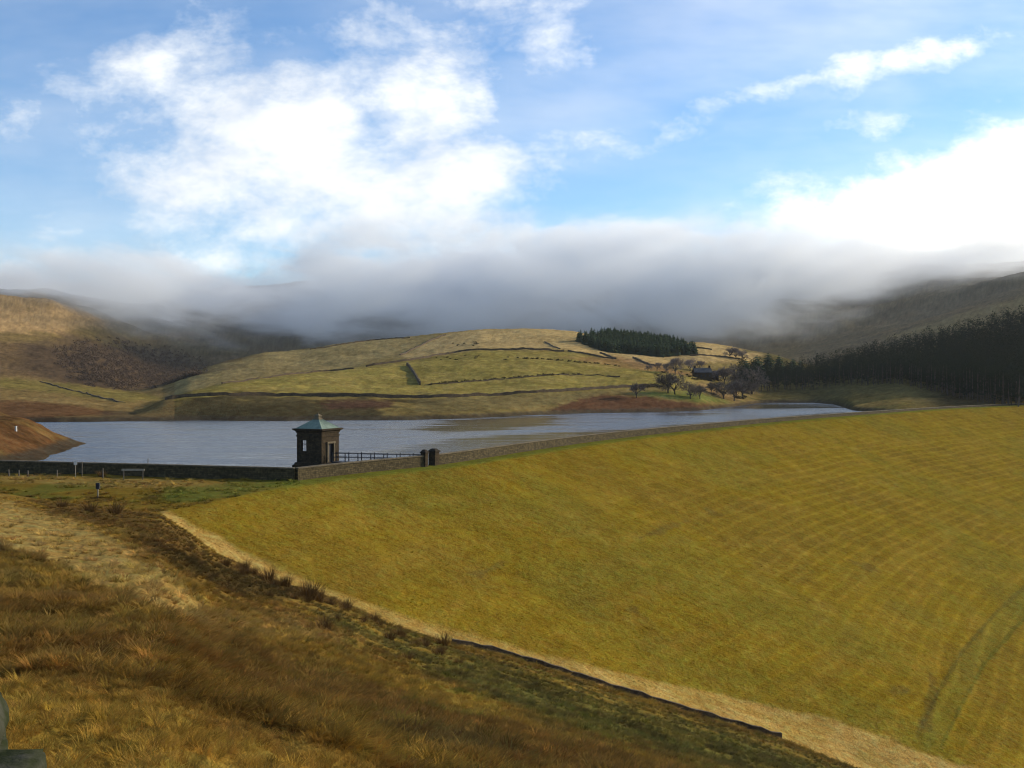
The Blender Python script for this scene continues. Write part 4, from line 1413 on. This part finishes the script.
for u, vb, vt, lab in ((9, 476, 469.5, 'leftmost short fence post in the grass before the dark wall'), (19, 476.5, 470, 'short fence post, second from the left edge before the dark wall'), (28, 477, 470.5, 'short fence post, third from the left edge before the dark wall'), (57, 478, 470, 'short pale fence post standing apart, left of the white signpost'),
                       (103, 476, 468.5, 'thin fence post midway between the signpost and the pale plank')):
    post(u, vb, vt, 110, 166, .09, M_WOOD, lab, group='fence posts before the dark wall')


def sign_head(root, hh):
    MB().box(-.24, .24, -.06, -.02, hh - .55, hh + .05).build('sign_board', M_WHITE, root)


def marker_head(root, hh):
    MB().box(-.2, .2, -.2, .2, hh - .7, hh).build('marker_box', M_IRON, root)


post(75.5, 474, 461, 120, 166, .07, M_PALE, 'tall white signpost with a small board in front of the dark wall', 'signpost', 'signpost', None, sign_head)
post(82, 473, 461, 120, 166, .06, M_WOOD, 'thin grey stake right beside the white signpost', 'post')
post(98, 498, 483, 100, 160, .085, M_PALE, 'pale marker post with a dark box head standing nearest in the rough grass', 'marker post', 'marker_post', None, marker_head)
# poles beyond the wall
for u, vt, lab in ((148, 458.5, 'thin dark stake rising above the wall near the pale plank'), (208, 464.5, 'small stub rising just above the wall left of the tower')):
    d = np.interp((u - 512) / F * 160, WALLB[:, 0], WALLB[:, 1]) + 1.0
    x = (u - 512) / F * d
    r = empty('stake', (x, d, CREST)); tag(r, lab, 'stake')
    MB().tube((0, 0, -.6), (0, 0, EYE + (VH - vt) / F * d - CREST), .07, .06, 6).build('shaft', M_WOOD, r)
# pale plank leaning along the wall
pa, pb = hit(122, 473.5, 120, 166), hit(144, 473, 120, 166)
dmid = 155.0
plank = empty('plank', ((133 - 512) / F * dmid, dmid, 1.1)); tag(plank, 'pale timber rail on two short posts against the dark wall', 'rail')
MB().box(-1.6, 1.6, -.06, .06, 1.45, 1.72).build('rail', M_PALE, plank)
for sx in (-1.35, 1.35):
    o = MB().tube((0, .12, -.4), (0, .12, 1.6), .07, .07, 6).build('post', M_WOOD, plank); o.location = (sx, 0, 0)
p = hit(16, 431, 180, 260)
r = empty('marker_stone', p); tag(r, 'white marker stone on the brown headland at the left edge', 'marker')
MB().frustum(-.2, .18, .85, .14).build('shaft', M_WHITE, r)
MB().frustum(.852, .2, 1.0, .12).build('cap', M_WHITE, r)

# ------------------------------------------------------------------ stones of the wall beside the photographer
def rock(name, loc, size, rz, seed, label, tilt=(0, 0)):
    bm = bmesh.new()
    bmesh.ops.create_cube(bm, size=1.0)
    bmesh.ops.subdivide_edges(bm, edges=bm.edges[:], cuts=7, use_grid_fill=True)
    rng = np.random.default_rng(seed)
    ph = rng.uniform(0, 6, 9)
    for v in bm.verts:
        c = v.co.copy()
        rr = c.length
        c = c.lerp(c.normalized() * .55, .38)
        n = .05 * math.sin(5 * c.x + ph[0]) * math.sin(4 * c.y + ph[1]) + .04 * math.sin(9 * c.z + 5 * c.x + ph[2]) + .025 * math.sin(15 * c.y + ph[3]) * math.sin(13 * c.x + ph[4])
        n += rng.normal() * .006
        v.co = c * (1 + n)
        v.co.x *= size[0]; v.co.y *= size[1]; v.co.z *= size[2]
    me_ = bpy.data.meshes.new(name); bm.to_mesh(me_); bm.free()
    me_.polygons.foreach_set('use_smooth', [True] * len(me_.polygons))
    me_.materials.append(M_ROCK)
    o = bpy.data.objects.new(name, me_); COL.objects.link(o)
    o.location = loc; o.rotation_euler = (tilt[0], tilt[1], rz)
    if label: tag(o, label, 'stone')
    return o


cw = empty('dry_stone_wall', (-3.1, 6.3, EYE - 4.0)); tag(cw, 'mossy grey stones of a dry stone wall in the bottom left corner', 'stone wall')
def wall_stone(name, x, y, ztop, sx, sy, sz, rz, seed):
    o = rock(name, (x + 3.1, y - 6.3, ztop - sz / 2 + 4.0), (sx, sy, sz), rz, seed, None); o.parent = cw
wall_stone('coping_stone', -3.12, 6.1, -2.17, 1.0, .62, .36, .12, 1)
wall_stone('coping_stone', -3.80, 7.3, -2.2, .78, .66, .40, .3, 2)
wall_stone('coping_stone', -4.2, 8.1, -2.3, .7, .66, .5, .5, 3)
k_ = 10
for row in range(4):
    for i in range(4):
        t_ = i / 3
        wall_stone('wall_stone', -3.14 - 1.1 * t_ + random.uniform(-.06, .06), 6.05 + 2.1 * t_, -2.55 - row * .42, .8, .8, .46, .45 + random.uniform(-.2, .2), k_); k_ += 1

# ------------------------------------------------------------------ grass
def tuft_mesh(seed, n, hgt_, spread, width, lean, curl):
    rng = np.random.default_rng(seed)
    V = []; Tq = []
    for k in range(n):
        a_ = rng.uniform(0, 6.283); r0 = spread * .35 * math.sqrt(rng.uniform(0, 1))
        bx_, by_ = r0 * math.cos(a_), r0 * math.sin(a_)
        a2 = a_ + rng.normal() * .6
        L = hgt_ * rng.uniform(.5, 1.1); ln = lean * rng.uniform(.3, 1.3)
        dx, dy = math.cos(a2), math.sin(a2)
        wd_ = width * rng.uniform(.6, 1.3)
        sx, sy = -dy * wd_, dx * wd_
        pts = []
        for t in (0, .5, .85, 1.0):
            o_ = ln * L * (t + curl * t * t); z = L * t * (1 - .35 * curl * t * ln)
            pts.append((bx_ + dx * o_, by_ + dy * o_, z))
        b = len(V)
        for (x, y, z), ww in zip(pts[:3], (1, .8, .45)):
            V += [(x - sx * ww, y - sy * ww, z), (x + sx * ww, y + sy * ww, z)]
        V.append(pts[3])
        Tq += [(b, b + 1, b + 3), (b, b + 3, b + 2), (b + 2, b + 3, b + 5), (b + 2, b + 5, b + 4), (b + 4, b + 5, b + 6)]
    return np.array(V), np.array(Tq)


def grass_mat(name):
    m = bpy.data.materials.new(name); m.use_nodes = True
    t = NT(m.node_tree)
    ti = t.n('ShaderNodeAttribute', attribute_name='tint', attribute_type='INSTANCER')
    oi = t.n('ShaderNodeObjectInfo')
    co = t.n('ShaderNodeTexCoord').outputs['Object']
    nz = t.noise(co, 9.0, 2, .5)
    cc = t.mix(1.0, ti.outputs['Color'], t.mix(nz, (.55, .55, .5), (1.45, 1.4, 1.35)), 'MULTIPLY')
    d = t.n('ShaderNodeBsdfDiffuse'); tr = t.n('ShaderNodeBsdfTranslucent')
    t.put(d.inputs[0], cc); t.put(tr.inputs[0], cc)
    mx = t.n('ShaderNodeMixShader'); mx.inputs[0].default_value = .3
    t.t.links.new(d.outputs[0], mx.inputs[1]); t.t.links.new(tr.outputs[0], mx.inputs[2])
    o = t.n('ShaderNodeOutputMaterial'); t.t.links.new(mx.outputs[0], o.inputs[0])
    return m


M_GRASS = grass_mat('dry_grass_blades')
tufts = bpy.data.collections.new('grass_tufts')
for k in range(5):
    V_, T_ = tuft_mesh(500 + k, 42, .20, .34, .0060, .95, .8)
    tufts.objects.link(np_mesh('tuft_a%d' % k, V_, tris=T_, mat=M_GRASS, link=False))
tuss = bpy.data.collections.new('tussocks')
for k in range(4):
    V_, T_ = tuft_mesh(520 + k, 80, .33, .5, .013, .95, .9)
    tuss.objects.link(np_mesh('tussock_b%d' % k, V_, tris=T_, mat=M_GRASS, link=False))
tmow = bpy.data.collections.new('mown_tufts')
for k in range(4):
    V_, T_ = tuft_mesh(540 + k, 26, .15, .55, .028, 1.4, .6)
    tmow.objects.link(np_mesh('mown_c%d' % k, V_, tris=T_, mat=M_GRASS, link=False))


def scatter(name, pts, rots, scales, tints, coll, label):
    o = np_mesh_points(name, pts)
    me_ = o.data
    for nm, typ, key, arr in (('rot', 'FLOAT_VECTOR', 'vector', rots), ('scl', 'FLOAT_VECTOR', 'vector', scales), ('tint', 'FLOAT_COLOR', 'color', tints)):
        at_ = me_.attributes.new(nm, typ, 'POINT'); at_.data.foreach_set(key, np.asarray(arr, np.float32).ravel())
    ng = bpy.data.node_groups.new(name + '_nodes', 'GeometryNodeTree')
    ng.interface.new_socket('Geometry', in_out='INPUT', socket_type='NodeSocketGeometry')
    ng.interface.new_socket('Geometry', in_out='OUTPUT', socket_type='NodeSocketGeometry')
    N = ng.nodes; Lk = ng.links
    gi = N.new('NodeGroupInput'); gu = N.new('NodeGroupOutput')
    ci = N.new('GeometryNodeCollectionInfo'); ci.inputs[0].default_value = coll; ci.inputs[1].default_value = True; ci.inputs[2].default_value = True
    ip = N.new('GeometryNodeInstanceOnPoints'); ip.inputs['Pick Instance'].default_value = True
    ra = N.new('GeometryNodeInputNamedAttribute'); ra.data_type = 'FLOAT_VECTOR'; ra.inputs[0].default_value = 'rot'
    sa = N.new('GeometryNodeInputNamedAttribute'); sa.data_type = 'FLOAT_VECTOR'; sa.inputs[0].default_value = 'scl'
    Lk.new(gi.outputs[0], ip.inputs['Points']); Lk.new(ci.outputs[0], ip.inputs['Instance'])
    Lk.new(ra.outputs[0], ip.inputs['Rotation']); Lk.new(sa.outputs[0], ip.inputs['Scale'])
    Lk.new(ip.outputs[0], gu.inputs[0])
    md = o.modifiers.new('grass', 'NODES'); md.node_group = ng
    tag(o, label, 'grass', None, 'stuff')
    return o


def np_mesh_points(name, pts):
    me_ = bpy.data.meshes.new(name)
    me_.vertices.add(len(pts)); me_.vertices.foreach_set('co', np.asarray(pts, np.float32).ravel())
    me_.update()
    o = bpy.data.objects.new(name, me_); COL.objects.link(o)
    return o


def sample_ground(u, d, arr):
    i = np.clip(np.searchsorted(cols, u), 0, NU - 1); j = np.clip(np.searchsorted(rows, d), 0, ND - 1)
    return arr[i, j]


def scatter_set(name, u, d, coll, label, smin, smax, tint_var=.35, mask=None, hscale=1.0):
    x = (u - 512) / F * d; z = ground_z(u, d)
    if mask is not None:
        k = sample_ground(u, d, mask) > RNG.uniform(0, 1, len(u))
        u, d, x, z = u[k], d[k], x[k], z[k]
    n = len(u)
    col = np.stack([sample_ground(u, d, C[..., c]) for c in range(3)], 1) * RNG.uniform(1 - tint_var, 1 + tint_var, (n, 1)) * 1.75
    col *= np.stack([RNG.uniform(.86, 1.1, n), RNG.uniform(.90, 1.06, n), RNG.uniform(.8, 1.1, n)], 1)
    s = RNG.uniform(smin, smax, n)
    rots = np.stack([RNG.normal(0, .18, n), RNG.normal(0, .18, n), RNG.uniform(0, 6.283, n)], 1)
    return scatter(name, np.stack([x, d, z - .02], 1), rots, np.stack([s, s, s * hscale * RNG.uniform(.7, 1.25, n)], 1), np.concatenate([np.clip(col, 0, 1), np.ones((n, 1))], 1), coll, label)


hm = (hill & (DD > 2)).astype(float)
smoothstrip = np.clip(1 - patch(P_STRIP, 4, 6, 5, 130) * .86, 0, 1)
# near sward: density falls with distance
n = 60000
d = 6 + (40 - 6) * RNG.uniform(0, 1, n) ** .62
u = RNG.uniform(-330, 1350, n)
scatter_set('grass', u, d, tufts, 'matted dry grass on the near hillside', .32, .8, .4, hm * smoothstrip)
n = 70000
d = np.exp(RNG.uniform(math.log(18), math.log(118), n))
u = RNG.uniform(-250, 1280, n)
scatter_set('tussock_grass', u, d, tuss, 'rough tussock grass covering the hillside down to the drain', .3, .8, .38, hm * (smoothstep(n1, .3, .5) * .7 + .3) * smoothstrip * (.5 + .5 * smoothstep(dm[:, None] - DD, 2, 14)))
n = 5000
d = RNG.uniform(100, 166, n); u = RNG.uniform(-150, 300, n)
scatter_set('rough_grass', u, d, tuss, 'rough grass and rushes on the flat ground before the dark wall', .5, 1.3, .4, flat.astype(float) * smoothstep(n1, .4, .6))
n = 2000
u = RNG.uniform(300, 900, n); off_ = RNG.uniform(0, 1, n) ** 1.6 * 8 + .4
d = np.interp(u, cols, dm) - off_
scatter_set('drain_edge_grass', u, d, tuss, 'tussocks overhanging the low retaining wall and the drain', .35, 1.1, .4)
# mown dam face
dmk = (dam & (ND_ > 4)).astype(float)
n = 70000
v = 400 + 460 * RNG.uniform(0, 1, n); u = RNG.uniform(150, 1200, n); d = np.exp(RNG.uniform(math.log(80), math.log(420), n))
scatter_set('mown_grass', u, d, tmow, 'short mown grass of the dam face', .3, .75, .12, dmk, .42)

# rush clumps that stand out along the drain
rush_col = bpy.data.collections.new('rush_unused')
M_RUSH = leaf_mat('rush_stems', (.085, .05, .02), (.16, .095, .035), .2)
rv = [np_mesh('rush_clump', *(lambda a_: (a_[0],))(tuft_mesh(560 + k, 190, 1.25, .9, .014, .42, .6)), tris=tuft_mesh(560 + k, 190, 1.25, .9, .014, .42, .6)[1], mat=M_RUSH) for k in range(3)]
ru = [False] * 3
for u, v, s, lab in ((268, 582, 1.25, 'brown rush clump, leftmost of those on the edge of the drain'), (285, 587, 1.1, 'reddish rush clump second from the left on the edge of the drain'), (309, 599, 1.35, 'broadest brown rush clump standing on the edge of the drain'), (318, 602, 1.1, 'rush clump leaning against the broadest one'),
                     (346, 609, .95, 'small rush clump right of the broadest one at the drain'), (443, 646, 1.1, 'lone reddish rush clump on the pale strip above the low retaining wall'), (245, 570, .9, 'low rush clump at the upper end of the drain'), (375, 622, .8, 'little rush clump midway along the drain'),
                     (90, 512, 1.0, 'dark rush clump in the rough grass at the left, nearest the marker post'), (62, 508, .9, 'dark rush clump at the left above the pale strip'), (115, 514, 1.1, 'dark rush clump at the left, right of the marker post'), (102, 477, .9, 'bushy rush clump in front of the dark wall below the plank')):
    k = random.randrange(3)
    o = rv[k] if not ru[k] else rv[k].copy()
    if ru[k]: COL.objects.link(o)
    ru[k] = True
    o.location = hit(u, v, 20, 170) - Vector((0, 0, .1)); o.rotation_euler = (0, 0, random.uniform(0, 6.28)); o.scale = (s * 1.2, s * 1.2, s)
    tag(o, lab, 'rushes', 'rush clumps')

for i in range(34):
    u = random.uniform(225, 470)
    v = float(np.interp(u, [a for a, b in MITRE], [b for a, b in MITRE])) + abs(random.gauss(0, 9)) + 1
    o = rv[random.randrange(3)].copy(); COL.objects.link(o)
    s = random.uniform(.35, .75)
    o.location = hit(u, v, 20, 170) - Vector((0, 0, .1)); o.rotation_euler = (0, 0, random.uniform(0, 6.28)); o.scale = (s * 1.4, s * 1.4, s)
    tag(o, 'small brown rush tuft scattered on the dark bank above the drain', 'rushes', 'small rush tufts on the bank')

# ------------------------------------------------------------------ mist spilling over the high moor
def mist_domain():
    y0, y1 = 960, 2250
    x0, x1 = -1500, 1500
    mb_ = MB().box(x0, x1, y0, y1, 40, 345)
    m = bpy.data.materials.new('hill_mist'); m.use_nodes = True
    t = NT(m.node_tree)
    pos = t.n('ShaderNodeNewGeometry').outputs['Position']
    sp_ = t.n('ShaderNodeSeparateXYZ'); t.put(sp_.inputs[0], pos)
    X, Y, Z = sp_.outputs
    # azimuth of a point from the valley head, 0..1 over the breadth of the moor
    q_ = t.math('MULTIPLY_ADD', t.math('DIVIDE', X, Y), F / 1400, (512 + 150) / 1400)
    def cv(pts): return t.curve(q_, [((u + 150) / 1400, z / 400) for u, z in pts])
    zz = lambda v: EYE + (VH - v) / F * 1800
    top_ = t.math('MULTIPLY', cv([(-150, zz(262)), (0, zz(268)), (100, zz(279)), (200, zz(274)), (300, zz(266)), (400, zz(254)), (500, zz(244)), (600, zz(242)), (700, zz(247)), (800, zz(248)), (870, zz(244)), (1000, zz(248)), (1250, zz(246))]), 400)
    bot_ = t.math('MULTIPLY', cv([(-150, zz(300)), (0, zz(306)), (100, zz(320)), (200, zz(322)), (300, zz(330)), (400, zz(334)), (500, zz(334)), (600, zz(332)), (700, zz(332)), (800, zz(318)), (860, zz(292)), (920, zz(268)), (1000, zz(262)), (1250, zz(262))]), 400)
    pn = t.vmath('MULTIPLY', pos, (1.0, .42, 1.8))
    n_a = t.noise(pn, 1 / 170, 8, .68, .25)
    off = t.math('MULTIPLY', t.math('SUBTRACT', n_a, .5), 170)
    a_ = t.ramp(t.math('ADD', t.math('SUBTRACT', top_, Z), off), 0, 17)
    b_ = t.math('MULTIPLY', t.ramp(t.math('ADD', t.math('SUBTRACT', Z, bot_), off), -55, 75), t.ramp(Y, 1250, 1550))
    e_ = t.math('MULTIPLY', t.ramp(Y, 990, 1060), t.ramp(Y, y1, y1 - 150))
    wis = t.n('ShaderNodeCombineXYZ')
    t.put(wis.inputs[0], t.math('MULTIPLY_ADD', Z, 1.1, X)); t.put(wis.inputs[1], t.math('MULTIPLY', Y, .3)); t.put(wis.inputs[2], t.math('MULTIPLY_ADD', X, -.35, t.math('MULTIPLY', Z, 2.0)))
    holes = t.ramp(t.noise(wis.outputs[0], 1 / 125, 7, .62, .5), .38, .64, .07, 1.0)
    dn = t.math('MULTIPLY', t.math('ADD', t.math('MULTIPLY', t.math('MULTIPLY', b_, holes), .021), cv([(-150, 0), (100, .0001), (250, .0007), (600, .0009), (700, .0013), (780, .0032), (880, .0085), (1000, .0075), (1250, .0060)])), t.math('MULTIPLY', e_, a_))
    pv = t.n('ShaderNodeVolumePrincipled')
    pv.inputs['Color'].default_value = (.94, .972, 1.0, 1)
    pv.inputs['Anisotropy'].default_value = .25
    t.put(pv.inputs['Density'], dn)
    o_ = t.n('ShaderNodeOutputMaterial'); t.t.links.new(pv.outputs[0], o_.inputs['Volume'])
    m.cycles.volume_step_rate = 0.25
    o = mb_.build('mist', m)
    tag(o, 'bank of low cloud rolling over the high moor behind the reservoir', 'mist', None, 'stuff')
    return o


mist_domain()

# the air itself
hz_ = MB().box(-3400, 3400, -300, 3300, -80, 420)
mh_ = bpy.data.materials.new('air'); mh_.use_nodes = True
t = NT(mh_.node_tree)
pv = t.n('ShaderNodeVolumePrincipled')
pv.inputs['Color'].default_value = (.86, .92, 1.0, 1)
pv.inputs['Density'].default_value = 0.000028
pv.inputs['Anisotropy'].default_value = .3
o_ = t.n('ShaderNodeOutputMaterial'); t.t.links.new(pv.outputs[0], o_.inputs['Volume'])
hz_o = hz_.build('haze', mh_)
tag(hz_o, 'thin blue haze over the valley', 'haze', None, 'stuff')
